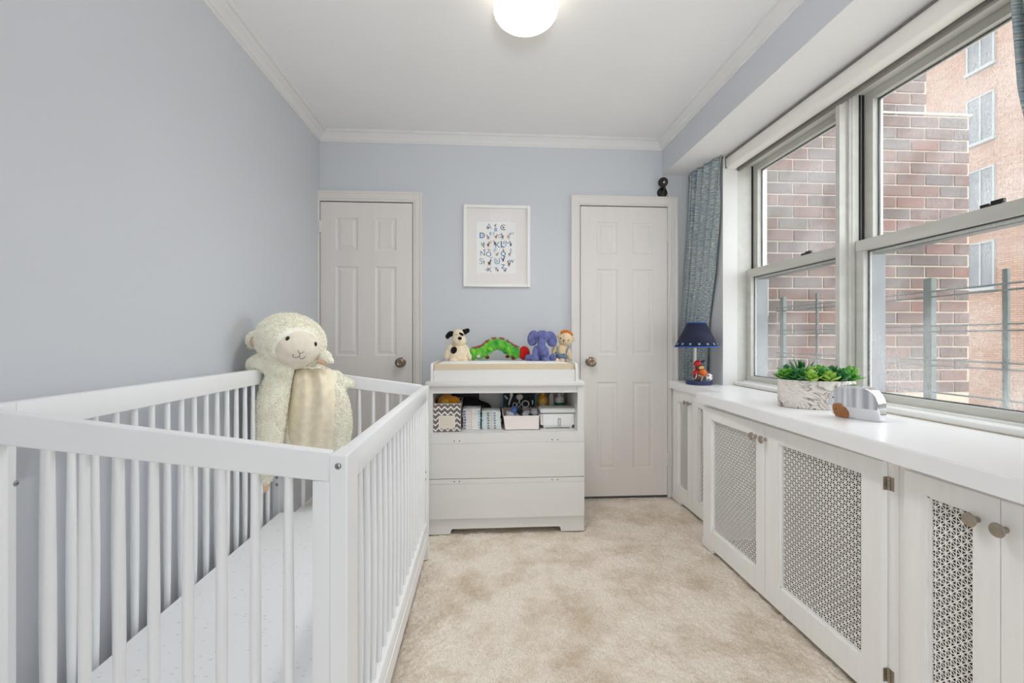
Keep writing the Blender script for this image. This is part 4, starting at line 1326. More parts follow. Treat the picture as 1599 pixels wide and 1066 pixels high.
# diapers
M['diaper'] = mat('white_diaper', S(236, 234, 236), 0.8, vary=0.04, vscale=40, bump=0.5, bscale=60, bdist=0.004)
M['diaper2'] = mat('mint_edged_diaper', S(232, 240, 238), 0.8, vary=0.05, vscale=40, bump=0.5, bscale=60, bdist=0.004)
M['d_yellow'] = mat('yellow_wetness_line', S(226, 196, 110), 0.8, vary=0.05)
M['d_grey'] = mat('grey_printed_edge', S(120, 124, 138), 0.8, vary=0.4, vscale=120)
M['d_blue'] = mat('violet_print', S(158, 158, 186), 0.8, vary=0.4, vscale=120)
M['d_teal'] = mat('teal_edge', S(160, 202, 204), 0.8, vary=0.15, vscale=60)
ORD = ['bottom', 'second', 'third', 'fourth', 'fifth', 'sixth', 'seventh', 'topmost']


def diaper(stack, k, n, u0, u1, Y, z, h, m, kind):
    x0, x1 = P(u0, 655, Y).x, P(u1, 655, Y).x
    xm_ = (x0 + x1) / 2
    place = 'topmost' if k == n - 1 else ('lowest' if k == 0 else ORD[k] + ' from the bottom')
    t = thing('diaper', 'folded white diaper, %s of the %s diaper stack' % (place, stack), 'diaper', (xm_, Y + 0.06, z), group='folded diapers on the dresser shelf')
    j = random.uniform(-0.002, 0.002)
    b = bmesh.new()
    bmesh.ops.create_grid(b, x_segments=1, y_segments=1, size=1)
    b.free()
    hh = h * (1.45 if k == n - 1 else 1.04)
    mb = MB()
    yj = Y + random.uniform(-0.002, 0.002)
    h2 = hh / 2
    for q in range(2):
        jx = random.uniform(-0.0015, 0.0015)
        mb.box(x0 + j + jx, x1 + j + jx, yj + q * 0.002, Y + 0.13, z + q * h2 * 0.98, z + (q + 1) * h2, h2 * 0.46, 3)
    if k == n - 1:
        mb.ell((xm_, Y + 0.05, z + hh * 0.80), ((x1 - x0) * 0.46, 0.055, hh * 0.55))
    bd = obj('diaper_body', mb, m, t, angle=180)
    yb = Y - 0.0028
    obj('yellow_stripe', MB().box(xm_ - 0.0015 + j, xm_ + 0.003 + j, yb, Y + 0.01, z + h * 0.2, z + h * 0.84), M['d_yellow'], bd)
    if kind == 1:
        obj('grey_print', MB().box(x0 + 0.004 + j, x0 + 0.020 + j, yb, Y + 0.01, z + h * 0.25, z + h * 0.8), M['d_grey'], bd)
        obj('teal_edge', MB().box(x1 - 0.012 + j, x1 - 0.002 + j, yb + 0.002, Y + 0.06, z + h * 0.2, z + h * 0.85), M['d_teal'], bd)
    else:
        obj('violet_print', MB().box(xm_ - 0.026 + j, xm_ - 0.012 + j, yb, Y + 0.01, z + h * 0.25, z + h * 0.82).box(xm_ + 0.014 + j, xm_ + 0.026 + j, yb, Y + 0.01, z + h * 0.25, z + h * 0.82), M['d_blue'], bd)
        obj('teal_edge', MB().box(x0 + 0.001 + j, x0 + 0.010 + j, yb + 0.002, Y + 0.06, z + h * 0.2, z + h * 0.85), M['d_teal'], bd)


z = ZN
for k in range(7):
    diaper('taller left', k, 7, 722.5 - (0.8 if k > 3 else 0), 750.0, 2.655, z, 0.0160, M['diaper'], 1)
    z += 0.0164
z = ZN
for k in range(7):
    diaper('shorter right', k, 7, 752.5, 783.0 - k * 0.2, 2.655, z, 0.0142, M['diaper2'], 2)
    z += 0.0146
# black bag behind
mb = EL().e(735, 634, 2.90, 22, 13, 14).e(748, 638, 2.89, 20, 12, 14).e(765, 646, 2.88, 26, 9, 12).e(740, 655, 2.90, 32, 16, 16)
t = thing('black_bag', 'crumpled black fabric bag behind the diaper stacks', 'bag', P(745, 670, 2.90))
bg = plush('bag_body', mb, mat('black_nylon', S(20, 19, 20), 0.7, vary=0.2, vscale=30, bump=0.6, bscale=30, bdist=0.012), t, voxel=0.005, smooth=3)
t = thing('grey_box', 'dark grey box standing at the back of the dresser shelf', 'box', (P(725, 640, 3.0).x, 3.0, ZN))
x0, x1 = P(705, 640, 2.98).x, P(748, 640, 2.98).x
obj('box_body', MB().box(x0, x1, 2.97, 3.028, ZN, 0.80, 0.006, 2), mat('charcoal_board', S(72, 68, 68), 0.8, vary=0.08), t)
obj('box_lid', MB().box(x0 - 0.002, x1 + 0.002, 2.968, 3.029, 0.775, 0.802, 0.003), mat('charcoal_lid', S(64, 60, 60), 0.8, vary=0.08), t)

# pale fabric bin with socks
t = thing('fabric_bin', 'pale pink-white fabric bin full of socks on the dresser shelf', 'bin', (P(814, 655, 2.63).x, 2.70, ZN))
Yn = 2.625
x0b, x1b = P(788, 672, Yn).x, P(842.5, 672, Yn).x
x0t, x1t = P(785, 650, Yn).x, P(843, 650, Yn).x
zt = P(815, 649, Yn).z
M['bin'] = mat('pink_white_cloth', S(238, 228, 224), 0.85, vary=0.02, bump=0.2, bscale=160, bdist=0.001)
M['bin_in'] = mat('mauve_lining', S(176, 156, 152), 0.9, vary=0.06)


def slab(mb, p0, p1, p2, p3, d):
    d = Vector(d)
    q = [Vector(p) for p in (p0, p1, p2, p3)]
    return mb.add(q + [p + d for p in q], [(0, 1, 2, 3), (7, 6, 5, 4), (0, 1, 5, 4), (1, 2, 6, 5), (2, 3, 7, 6), (3, 0, 4, 7)])


mb = MB()
Yk = Yn + 0.15
slab(mb, (x0b, Yn, ZN), (x1b, Yn, ZN), (x1t, Yn, zt), (x0t, Yn, zt), (0, 0.004, 0))
slab(mb, (x0b, Yk, ZN), (x1b, Yk, ZN), (x1t, Yk, zt + 0.02), (x0t, Yk, zt + 0.02), (0, 0.004, 0))
slab(mb, (x0b, Yn, ZN), (x0b, Yk, ZN), (x0t, Yk, zt + 0.02), (x0t, Yn, zt), (0.004, 0, 0))
slab(mb, (x1b - 0.004, Yn, ZN), (x1b - 0.004, Yk, ZN), (x1t - 0.004, Yk, zt + 0.02), (x1t - 0.004, Yn, zt), (0.004, 0, 0))
mb.box(x0b, x1b, Yn, Yk, ZN, ZN + 0.003)
obj('bin_body', mb, M['bin'], t)
mb = MB()
slab(mb, (x0b + 0.01, Yk - 0.002, zt - 0.05), (x1b - 0.01, Yk - 0.002, zt - 0.05), (x1t - 0.006, Yk - 0.002, zt + 0.026), (x0t + 0.006, Yk - 0.002, zt + 0.026), (0, 0.001, 0))
for k in range(9):
    xx = x0t + 0.02 + k * (x1t - x0t - 0.04) / 8
    mb.tube([(xx, Yk - 0.002, zt + 0.02), (xx + 0.004, Yk - 0.006, zt + 0.034)], 0.0026, 6)
obj('bin_lining', mb, M['bin_in'], t)
SOCK = [('white sock', S(232, 230, 232), 796, 648, 8, 5, 'crumpled white sock at the left of the fabric bin'),
        ('blue sock', S(88, 120, 186), 803, 641, 6, 6, 'blue sock sticking up in the fabric bin'),
        ('black sock', S(30, 30, 34), 812, 642, 5, 5.5, 'black sock behind the blue one in the fabric bin'),
        ('pale sock', S(222, 224, 232), 822, 648, 8, 4.5, 'pale folded sock in the middle of the fabric bin'),
        ('lilac sock', S(190, 190, 212), 808, 649, 5, 4.5, 'lilac-white rolled sock at the front of the fabric bin'),
        ('grey sock', S(168, 166, 172), 834, 644, 6, 5.5, 'grey sock at the right of the fabric bin'),
        ('dark sock', S(34, 34, 40), 829, 649, 4, 3.5, 'dark sock between the pale and grey ones in the bin')]
for (nm, c, u, v, ru, rv, lab) in SOCK:
    Ys = 2.665 + random.uniform(0, 0.03)
    k = fw((0, Ys, 0))
    c3 = P(u, v, Ys)
    t_ = thing('sock', lab, 'sock', c3, group='socks in the fabric bin')
    mb = MB().ell(c3, (ru * k, 0.02, rv * k), Euler((0.3, random.uniform(-0.5, 0.5), 0)).to_matrix(), 14, 9)
    mb.ell(c3 + Vector((0.003, 0.02, -0.035)), (ru * k * 0.8, 0.022, 0.045), None, 14, 9)
    plush('sock_body', mb, plushmat(nm.replace(' ', '_') + '_knit', c, bs=200, bd=0.002), t_, voxel=0.003, smooth=2)
    obj('cuff', MB().lathe([(ru * k * 0.72, 0), (ru * k * 0.8, 0.003), (ru * k * 0.74, 0.007)], c3 + Vector((0, 0, rv * k * 0.62)), (random.uniform(-0.4, 0.4), -0.3, 1), 12), plushmat(nm.replace(' ', '_') + '_cuff', tuple(x * 0.9 for x in c[:3]) + (1,), bs=200, bd=0.002), t_)

# black grooming case standing open behind the bin
Yg = 2.80
x0, x1 = P(784.5, 625, Yg).x, P(837, 625, Yg).x
zb_, zt_ = ZN, 0.797
t = thing('grooming_case', 'black open grooming case with teal piping standing behind the fabric bin', 'case', ((x0 + x1) / 2, Yg, ZN))
obj('case_back', MB().box(x0, x1, Yg, Yg + 0.03, zb_, zt_, 0.008, 2), mat('black_case_cloth', S(26, 28, 34), 0.8, vary=0.25, vscale=30), t)
tp_m = mat('teal_piping', S(52, 116, 136), 0.7, vary=0.1)
for xx in (x0 + 0.003, x1 - 0.003):
    obj('teal_piping', MB().tube([(xx, Yg - 0.002, zb_ + 0.01), (xx, Yg - 0.002, zt_ - 0.003)], 0.004, 8), tp_m, t)
mb = MB()
for (u, v) in ((795, 622), (806, 618), (816, 620), (826, 622), (831, 628)):
    c = P(u, v, Yg - 0.006)
    mb.tube([c + Vector((-0.012, 0, 0)), c + Vector((0, -0.008, 0)), c + Vector((0.012, 0, 0))], 0.003, 6)
obj('elastic_loop', mb, M['black'], t)
M['tool'] = mat('pale_grey_tool', S(196, 196, 198), 0.35, vary=0.04)


def tool(name, lab, build, m=None):
    t_ = thing(name, lab, 'grooming tool', P(810, 660, Yg - 0.014), group='tools held in the grooming case')
    parts = build()
    for pn_, pb, pm in parts:
        obj(pn_, pb, pm, t_)


Yt = Yg - 0.013
tool('hair_brush', 'pale handled hairbrush at the left of the black case', lambda: [('brush_handle', MB().tube([P(794.5, 632, Yt), P(796, 626, Yt), P(798, 620, Yt)], [0.004, 0.005, 0.006], 8), M['tool']), ('brush_head', MB().ell(P(798.5, 616.5, Yt), (0.010, 0.005, 0.017)), M['tool'])])
tool('small_comb', 'slim pale comb tilted at the far left of the case', lambda: [('comb_spine', MB().tube([P(787.5, 617, Yt), P(793, 622, Yt)], 0.0028, 6), M['tool']), ('comb_teeth', MB().tube([P(788, 619, Yt), P(792, 623.5, Yt)], 0.0018, 6), M['tool'])])
tool('nail_scissors', 'small scissors with two ring handles in the black case', lambda: [('ring_handle', MB().tube([P(803.5 + 2.6 * math.cos(a), 632 + 3.4 * math.sin(a), Yt) for a in np.linspace(0, 2 * PI, 17)], 0.0022, 6), M['tool']), ('ring_handle', MB().tube([P(810 + 2.6 * math.cos(a), 631.5 + 3.4 * math.sin(a), Yt) for a in np.linspace(0, 2 * PI, 17)], 0.0022, 6), M['tool']), ('blade', MB().tube([P(805, 635, Yt), P(807, 640, Yt)], 0.002, 6).tube([P(809, 635, Yt), P(807, 640, Yt)], 0.002, 6), M['steel'])])
tool('ring_thermometer', 'pale tool with one large ring handle at the right of the case', lambda: [('ring_handle', MB().tube([P(820.5 + 5.4 * math.cos(a), 630.5 + 4.9 * math.sin(a), Yt) for a in np.linspace(0, 2 * PI, 25)], 0.0034, 8), M['tool']), ('tool_shaft', MB().tube([P(820.5, 635.5, Yt), P(820.5, 643, Yt)], 0.003, 6), M['tool'])])
tool('nasal_bulb', 'round pale suction bulb at the top centre of the case', lambda: [('bulb', MB().ell(P(811, 619.5, Yt - 0.008), (0.023, 0.014, 0.019)), mat('bulb_rubber', S(186, 176, 172), 0.4, vary=0.03)), ('bulb_tip', MB().tube([P(811, 624, Yt - 0.006), P(811, 627.5, Yt - 0.004)], [0.006, 0.003], 8), M['tool'])])
tool('nail_file', 'small pale nail file at the right edge of the case', lambda: [('file_blade', MB().tube([P(831.5, 625, Yt), P(831.5, 631, Yt)], 0.0035, 6), M['tool']), ('file_handle', MB().tube([P(831.5, 631, Yt), P(831.5, 635, Yt)], 0.0028, 6), M['black'])])


# bottles
def bottle(name, lab, u, w_px, v_top, v_sh, Y, mbody, mcap, mlabel=None):
    c = P(u, 640, Y); k = fw(c)
    z_top, z_sh = min(P(u, v_top, Y).z, 0.795), P(u, v_sh, Y).z
    r = w_px / 2 * k
    t_ = thing(name, lab, 'bottle', (c.x, Y, ZN))
    z0 = ZN
    obj('bottle_body', MB().lathe([(r * 0.92, 0), (r, 0.005), (r, z_sh - z0 - 0.012), (r * 0.9, z_sh - z0), (r * 0.45, z_sh - z0 + 0.010), (r * 0.4, z_top - z0 - 0.022)], (c.x, Y, z0), seg=28), mbody, t_, angle=50)
    obj('bottle_cap', MB().lathe([(r * 0.44, 0), (r * 0.46, 0.001), (r * 0.46, 0.018), (r * 0.3, 0.022)], (c.x, Y, z_top - 0.022), seg=20), mcap, t_)
    if mlabel:
        vs_, fs_ = [], []
        n = 17
        for j, z_ in enumerate((z_sh - 0.085, z_sh - 0.014)):
            for i in range(n):
                a = -PI * 0.85 + PI * 0.7 * i / (n - 1)
                vs_.append((c.x + (r + 0.0006) * math.cos(a), Y + (r + 0.0006) * math.sin(a), z_))
        fs_ = [(i, i + 1, n + i + 1, n + i) for i in range(n - 1)]
        obj('bottle_label', MB().add(vs_, fs_), mlabel, t_, normals=False)
    return t_


M['amber'] = mat('amber_lotion', S(206, 148, 44), 0.3, vary=0.03)
t_ = bottle('lotion_bottle', 'amber lotion bottle with round emblem at the back of the shelf', 847, 16, 606, 619, 2.86, M['amber'], mat('amber_cap', S(190, 170, 140), 0.4, vary=0.03), mat('amber_label', S(222, 166, 58), 0.5, vary=0.03))
c = P(847.5, 628, 2.86 - 0.036)
em = MB()
em.tube([c + Vector((0.016 * math.cos(a), 0, 0.016 * math.sin(a))) for a in np.linspace(0, 2 * PI, 25)], 0.0016, 6)
em.tube([c + Vector((0.011 * math.cos(a), 0, 0.011 * math.sin(a))) for a in np.linspace(0, 2 * PI, 25)], 0.001, 6)
em.ell(c + Vector((0, 0, 0)), (0.0035, 0.001, 0.006), None, 10, 6)
obj('round_emblem', em, mat('emblem_ink', S(238, 220, 176), 0.5, vary=0.05), t_)
M['green_liq'] = mat('green_wash', S(28, 112, 84), 0.2, vary=0.03)
M['clear'] = mat('clear_plastic', S(200, 196, 190), 0.15, vary=0.02)
t_ = bottle('wash_bottle', 'clear bottle half full of green wash, right at the back of the shelf', 873.5, 15, 613, 620, 2.86, M['clear'], mat('clear_cap', S(190, 190, 186), 0.3, vary=0.02))
c = P(873.5, 640, 2.86); k = fw(c)
obj('green_liquid', MB().lathe([(7.7 * k, 0.002), (7.75 * k, P(873, 627.5, 2.86).z - ZN)], (c.x, 2.86, ZN), seg=28), M['green_liq'], t_)
bottle('clear_bottle', 'empty clear bottle between the amber and the green bottle', 861, 10, 607, 617, 2.89, M['clear'], M['white'])

# wipes dispenser
Yw = 2.645
x0, x1 = P(843.5, 655, Yw).x, P(900, 655, Yw).x
t = thing('wipes_dispenser', 'white lidded wipes dispenser, rightmost on the dresser shelf', 'box', ((x0 + x1) / 2, 2.71, ZN))
zl = P(870, 646, Yw).z
b = bmesh.new(); bmesh.ops.create_cube(b, size=1)
for v in b.verts:
    tp = 0.94 if v.co.z < 0 else 1.0
    v.co = Vector(((x0 + x1) / 2 + v.co.x * (x1 - x0) * tp, 2.71 + v.co.y * 0.13 * tp, (ZN + 0.004 + zl) / 2 + v.co.z * (zl - ZN - 0.004)))
bmesh.ops.bevel(b, geom=[e for e in b.edges if not (e.verts[0].co.z > zl - 0.001 and e.verts[1].co.z > zl - 0.001)], offset=0.016, segments=4, affect='EDGES')
obj('dispenser_body', MB().bm(b), M['white'], t, angle=60)
obj('seal', MB().box(x0 + 0.003, x1 - 0.003, 2.648, 2.772, zl, zl + 0.0025), mat('dark_seal', S(70, 92, 96), 0.6, vary=0.05), t)
obj('lid', MB().box(x0 - 0.002, x1 + 0.001, 2.643, 2.777, zl + 0.0025, zl + 0.033, 0.013, 4), M['white'], t, angle=60)
xm = P(873.5, 660, Yw).x
obj('level_window', MB().box(xm - 0.009, xm + 0.009, 2.6435, 2.648, ZN + 0.016, ZN + 0.063, 0.002), mat('grey_window', S(168, 166, 160), 0.3, vary=0.03), t)
obj('window_slot', MB().box(xm - 0.0055, xm + 0.0055, 2.6425, 2.6445, ZN + 0.022, ZN + 0.057), mat('pale_slot', S(206, 204, 196), 0.3, vary=0.03), t)
for xx in (x0 + 0.03, x1 - 0.03):
    obj('foot', MB().lathe([(0.008, 0), (0.008, 0.006)], (xx, 2.67, ZN)), M['white'], t)
# ================================================================== WALL AND CEILING THINGS
# framed alphabet print
YP = D - 0.003
t = thing('framed_print', 'white framed alphabet print with animals hanging between the doors', 'picture', (0.09, D, 1.467))
px0, px1, pz0, pz1 = -0.137, 0.320, 1.468, 2.027
fb2 = MB()
fwid, fd = 0.020, 0.024
for (a0, a1, c0, c1) in ((px0, px0 + fwid, pz0, pz1), (px1 - fwid, px1, pz0, pz1)):
    fb2.box(a0, a1, D - fd, D - 0.001, c0, c1, 0.0015)
for (c0, c1) in ((pz0, pz0 + fwid), (pz1 - fwid, pz1)):
    fb2.box(px0 + fwid, px1 - fwid, D - fd, D - 0.001, c0, c1, 0.0015)
obj('frame', fb2, mat('white_frame', S(240, 238, 234), 0.4, vary=0.01), t)
wx0, wx1, wz0, wz1 = -0.046, 0.226, 1.562, 1.918
YM = D - 0.008
mb = MB()
mb.box(px0 + fwid, wx0, YM, D - 0.002, pz0 + fwid, pz1 - fwid).box(wx1, px1 - fwid, YM, D - 0.002, pz0 + fwid, pz1 - fwid)
mb.box(wx0, wx1, YM, D - 0.002, wz1, pz1 - fwid).box(wx0, wx1, YM, D - 0.002, pz0 + fwid, wz0)
obj('mount', mb, mat('offwhite_mount', S(234, 229, 226), 0.7, vary=0.006), t)
pr_ = obj('print_sheet', MB().box(wx0 - 0.004, wx1 + 0.004, D - 0.0045, D - 0.002, wz0 - 0.004, wz1 + 0.004), mat('print_paper', S(240, 240, 238), 0.7, vary=0.006), t)
YL = D - 0.0046


def pic(x, y):       # measured spot on the print -> room
    p = P(720 + x / 10.66, 340 + y / 10.66, YL)
    return p.x, p.z


BL1 = mat('mid_blue_ink', S(70, 126, 176), 0.7, vary=0.05)
BL2 = mat('pale_blue_ink', S(128, 162, 192), 0.7, vary=0.05)
BL3 = mat('slate_blue_ink', S(86, 116, 148), 0.7, vary=0.05)
LET = [('A', 465, 140, 90, 2), ('B', 575, 195, 60, 1), ('C', 695, 160, 95, 3), ('D', 350, 293, 92, 1), ('E', 490, 262, 50, 1), ('F', 545, 268, 58, 2), ('G', 645, 305, 62, 2), ('H', 848, 262, 55, 2),
       ('I', 378, 450, 92, 1), ('J', 500, 400, 58, 3), ('K', 605, 450, 95, 3), ('L', 688, 440, 108, 1), ('M', 780, 430, 90, 2), ('N', 360, 590, 80, 3), ('O', 458, 605, 82, 3), ('P', 565, 545, 66, 2),
       ('Q', 700, 605, 92, 1), ('R', 830, 537, 50, 2), ('S', 333, 720, 100, 2), ('T', 500, 690, 66, 2), ('U', 600, 720, 105, 2), ('V', 695, 690, 90, 3), ('W', 838, 725, 58, 1), ('X', 468, 860, 80, 3), ('Y', 580, 850, 58, 1), ('Z', 697, 810, 70, 1)]
for (ch, x, y, hpx, ci) in LET:
    cu = bpy.data.curves.new('letter', 'FONT')
    cu.body = ch
    cu.align_x = 'CENTER'; cu.align_y = 'CENTER'
    cu.extrude = 0.012
    if ci == 1:
        cu.offset = 0.018
    to = bpy.data.objects.new('tmp', cu)
    COL.objects.link(to)
    bpy.context.view_layer.update()
    nm = bpy.data.meshes.new_from_object(to.evaluated_get(bpy.context.evaluated_depsgraph_get()))
    bpy.data.objects.remove(to)
    cx_, cz_ = pic(x, y)
    hh = hpx / 10.66 * fw(P(775, 380, YL))
    zs_ = [v.co.y for v in nm.vertices]
    s_ = hh / (max(zs_) - min(zs_))
    zc_ = (max(zs_) + min(zs_)) / 2
    base = ORG[t.name]
    for v in nm.vertices:
        v.co = Vector((cx_ + v.co.x * s_ - base.x, YL - 0.0006 + v.co.z * 0.01 - base.y, cz_ + (v.co.y - zc_) * s_ - base.z))
    nm.name = 'letter'
    o = link_mesh('letter', nm, (BL1, BL2, BL3)[ci - 1], pr_)
    o['label'] = 'blue printed letter ' + ch
ANI = [(452, 165, 60, 50, (150, 112, 96)), (568, 125, 45, 55, (142, 96, 66)), (705, 160, 50, 50, (156, 74, 52)), (352, 290, 26, 34, (170, 120, 104)), (450, 320, 62, 85, (158, 128, 124)), (580, 310, 62, 75, (170, 116, 76)),
       (690, 305, 58, 110, (142, 112, 100)), (788, 305, 70, 110, (188, 166, 160)), (350, 440, 40, 75, (128, 158, 76)), (452, 440, 62, 95, (162, 102, 72)), (562, 420, 52, 90, (84, 92, 92)), (710, 410, 32, 75, (190, 150, 136)),
       (830, 437, 36, 84, (92, 66, 60)), (385, 535, 42, 40, (168, 86, 70)), (465, 533, 62, 50, (200, 166, 164)), (597, 605, 62, 64, (172, 134, 122)), (705, 540, 36, 58, (150, 84, 66)), (806, 600, 62, 92, (150, 152, 144)),
       (380, 730, 30, 104, (150, 146, 100)), (470, 745, 72, 104, (98, 70, 56)), (600, 715, 42, 74, (172, 176, 180)), (700, 690, 42, 84, (112, 70, 92)), (797, 760, 62, 110, (132, 92, 66)), (430, 860, 74, 30, (158, 92, 72)), (610, 868, 42, 62, (170, 64, 50)), (730, 868, 72, 72, (130, 134, 140))]
amats = {}
for i, (x, y, w_, h_, c) in enumerate(ANI):
    cx_, cz_ = pic(x, y)
    k = fw(P(775, 380, YL)) / 10.66
    w2, h2 = w_ * k / 2, h_ * k / 2
    mb = MB()

    def disc(x_, z_, rx, rz, n=10):
        mb.prism([(cx_ + x_ + rx * math.cos(2 * PI * q / n), cz_ + z_ + rz * math.sin(2 * PI * q / n)) for q in range(n)], 'Y', YL - 0.0009, YL - 0.0002)
    sg = 1 if i % 2 else -1
    disc(0, -h2 * 0.15, w2 * 0.62, h2 * 0.48)
    disc(sg * w2 * 0.55, h2 * 0.55, w2 * 0.36, h2 * 0.34)
    disc(sg * w2 * 0.7, h2 * 0.86, w2 * 0.12, h2 * 0.14, 6)
    disc(sg * w2 * 0.4, -h2 * 0.74, w2 * 0.16, h2 * 0.28, 6)
    disc(-sg * w2 * 0.4, -h2 * 0.74, w2 * 0.16, h2 * 0.28, 6)
    disc(-sg * w2 * 0.72, h2 * 0.05, w2 * 0.22, h2 * 0.12, 6)
    if c not in amats:
        amats[c] = mat('printed_animal_tint', S(*c), 0.7, vary=0.25, vscale=220)
    obj('printed_animal', mb, amats[c], pr_, smooth=False)
pg = bpy.data.materials.new('picture_glass')
pg.use_nodes = True
nt = pg.node_tree; nt.nodes.clear()
out = nt.nodes.new('ShaderNodeOutputMaterial'); tr = nt.nodes.new('ShaderNodeBsdfTransparent'); gl = nt.nodes.new('ShaderNodeBsdfGlossy'); gl.inputs['Roughness'].default_value = 0.02
mxs = nt.nodes.new('ShaderNodeMixShader')
nt.links.new(facing(nt, 0.003, 0.4), mxs.inputs[0]); nt.links.new(tr.outputs[0], mxs.inputs[1]); nt.links.new(gl.outputs[0], mxs.inputs[2]); nt.links.new(mxs.outputs[0], out.inputs[0])
obj('glazing', MB().box(px0 + fwid, px1 - fwid, D - 0.0125, D - 0.0105, pz0 + fwid, pz1 - fwid), pg, t)

# ceiling light
lc = Vector((0.166, 1.76, ZC))
t = thing('ceiling_light', 'lit white globe light on the ceiling at the top of the view', 'lamp', lc)
obj('light_base', MB().lathe([(0.085, 0), (0.085, -0.012), (0.078, -0.02), (0.062, -0.026)], lc, seg=36), M['nickel'], t)
gm = mat('lit_opal_glass', S(255, 246, 230), 0.3, emit=(1.0, 0.90, 0.76, 1), estr=LAMP)
prof = []
for i in range(15):
    a = i / 14
    ang = PI * (0.16 + 0.84 * a)
    prof.append((0.128 * math.sin(ang) if i < 14 else 0.0, -0.022 - 0.062 + 0.070 * math.cos(ang)))
obj('globe', MB().lathe(prof, lc, seg=40), gm, t, angle=180)
bl_d = bpy.data.lights.new('added_down_spot', 'SPOT')  # spot added below the globe to brighten floor and cabinets
bl_d.spot_size = math.radians(168)
bl_d.spot_blend = 1.0
bl_d.shadow_soft_size = 0.11
bl_d.energy = DOWN_SPOT
bl_d.color = (1.0, 0.985, 0.965)
bl = bpy.data.objects.new('added_down_spot', bl_d)
bl.location = lc + Vector((0, 0, -0.165))
COL.objects.link(bl)

# baby camera on the wall over the right door
t = thing('wall_camera', 'small black camera on a round wall mount above the right door', 'camera', (1.25, D, 2.125))
cy = D
mp_ = P(1034.5, 300.5, D - 0.01)
obj('wall_mount', MB().lathe([(0.036, 0), (0.036, 0.010), (0.030, 0.018), (0.012, 0.022)], (mp_.x, D - 0.0005, mp_.z), (0, -1, 0), 32), M['black'], t)
hp = P(1035.5, 284.5, D - 0.045)
obj('ball_arm', MB().tube([(mp_.x, D - 0.02, mp_.z), (mp_.x, D - 0.045, mp_.z + 0.02), hp + Vector((0, 0.01, -0.02))], 0.008, 10), M['black'], t)
hd = obj('camera_head', MB().lathe([(0.0, -0.026), (0.022, -0.024), (0.031, -0.012), (0.033, 0.004), (0.031, 0.014), (0.026, 0.018), (0.0, 0.018)], hp, (-0.45, -1, -0.28), 32), M['black'], t, angle=50)
ax = Vector((-0.45, -1, -0.28)).normalized()
obj('lens', MB().lathe([(0.012, 0.0), (0.012, 0.0035), (0.007, 0.004), (0.0, 0.0045)], hp + ax * 0.017, ax, 24), mat('dark_lens', S(12, 12, 16), 0.08, spec=0.8, vary=0.1), hd)
pts = [P(1040, 292, D - 0.04), P(1043, 299, D - 0.05), P(1045.5, 308, D - 0.036)]
pts += [Vector((1.321, D - 0.0285, z)) for z in (2.07, 1.9, 1.6)] + [Vector((1.312, D - 0.029, 1.25)), Vector((1.318, D - 0.029, 0.9)), Vector((1.306, D - 0.03, 0.80)), Vector((1.303, D - 0.031, 0.55)), Vector((1.307, D - 0.031, 0.3)), Vector((1.298, D - 0.034, 0.12)), Vector((1.29, D - 0.045, 0.006)), Vector((1.22, D - 0.05, 0.003)), Vector((1.10, D - 0.045, 0.003)), Vector((1.02, D - 0.02, 0.004))]
c_ = obj('power_cable', MB().tube(pts, 0.0026, 6), M['cable'], origin=pts[-1])
tag(c_, 'thin white cable running from the wall camera down the door casing', 'cable')

# curtains
cmn = bpy.data.materials.new('slubby_blue_curtain')
cmn.use_nodes = True
nt = cmn.node_tree; b_ = nt.nodes['Principled BSDF']; b_.inputs['Roughness'].default_value = 0.9; b_.inputs['Specular IOR Level'].default_value = 0.1
tc = nt.nodes.new('ShaderNodeTexCoord')
mp = nt.nodes.new('ShaderNodeMapping'); mp.inputs['Scale'].default_value = (16, 150, 1)
n1 = nt.nodes.new('ShaderNodeTexNoise'); n1.inputs['Scale'].default_value = 1.0; n1.inputs['Detail'].default_value = 4; n1.inputs['Roughness'].default_value = 0.7
nt.links.new(tc.outputs['UV'], mp.inputs['Vector']); nt.links.new(mp.outputs[0], n1.inputs['Vector'])
rp = nt.nodes.new('ShaderNodeValToRGB')
els = rp.color_ramp.elements
els[0].position = 0.30; els[0].color = S(72, 98, 126)
els[1].position = 0.70; els[1].color = S(238, 230, 210)
for p_, c_ in ((0.40, S(112, 138, 158)), (0.46, S(172, 182, 182)), (0.52, S(138, 158, 170)), (0.58, S(208, 204, 190))):
    e_ = els.new(p_); e_.color = c_
nt.links.new(n1.outputs['Fac'], rp.inputs['Fac']); nt.links.new(rp.outputs[0], b_.inputs['Base Color'])
M['curtain'] = cmn


def interp(tab, z):
    for (z0, a), (z1, b) in zip(tab, tab[1:]):
        if z1 <= z <= z0:
            f_ = (z - z0) / (z1 - z0)
            f_ = f_ * f_ * (3 - 2 * f_) if len(tab) < 3 else f_
            return tuple(a[i] + (b[i] - a[i]) * f_ for i in range(2))
    return tab[0][1] if z > tab[0][0] else tab[-1][1]


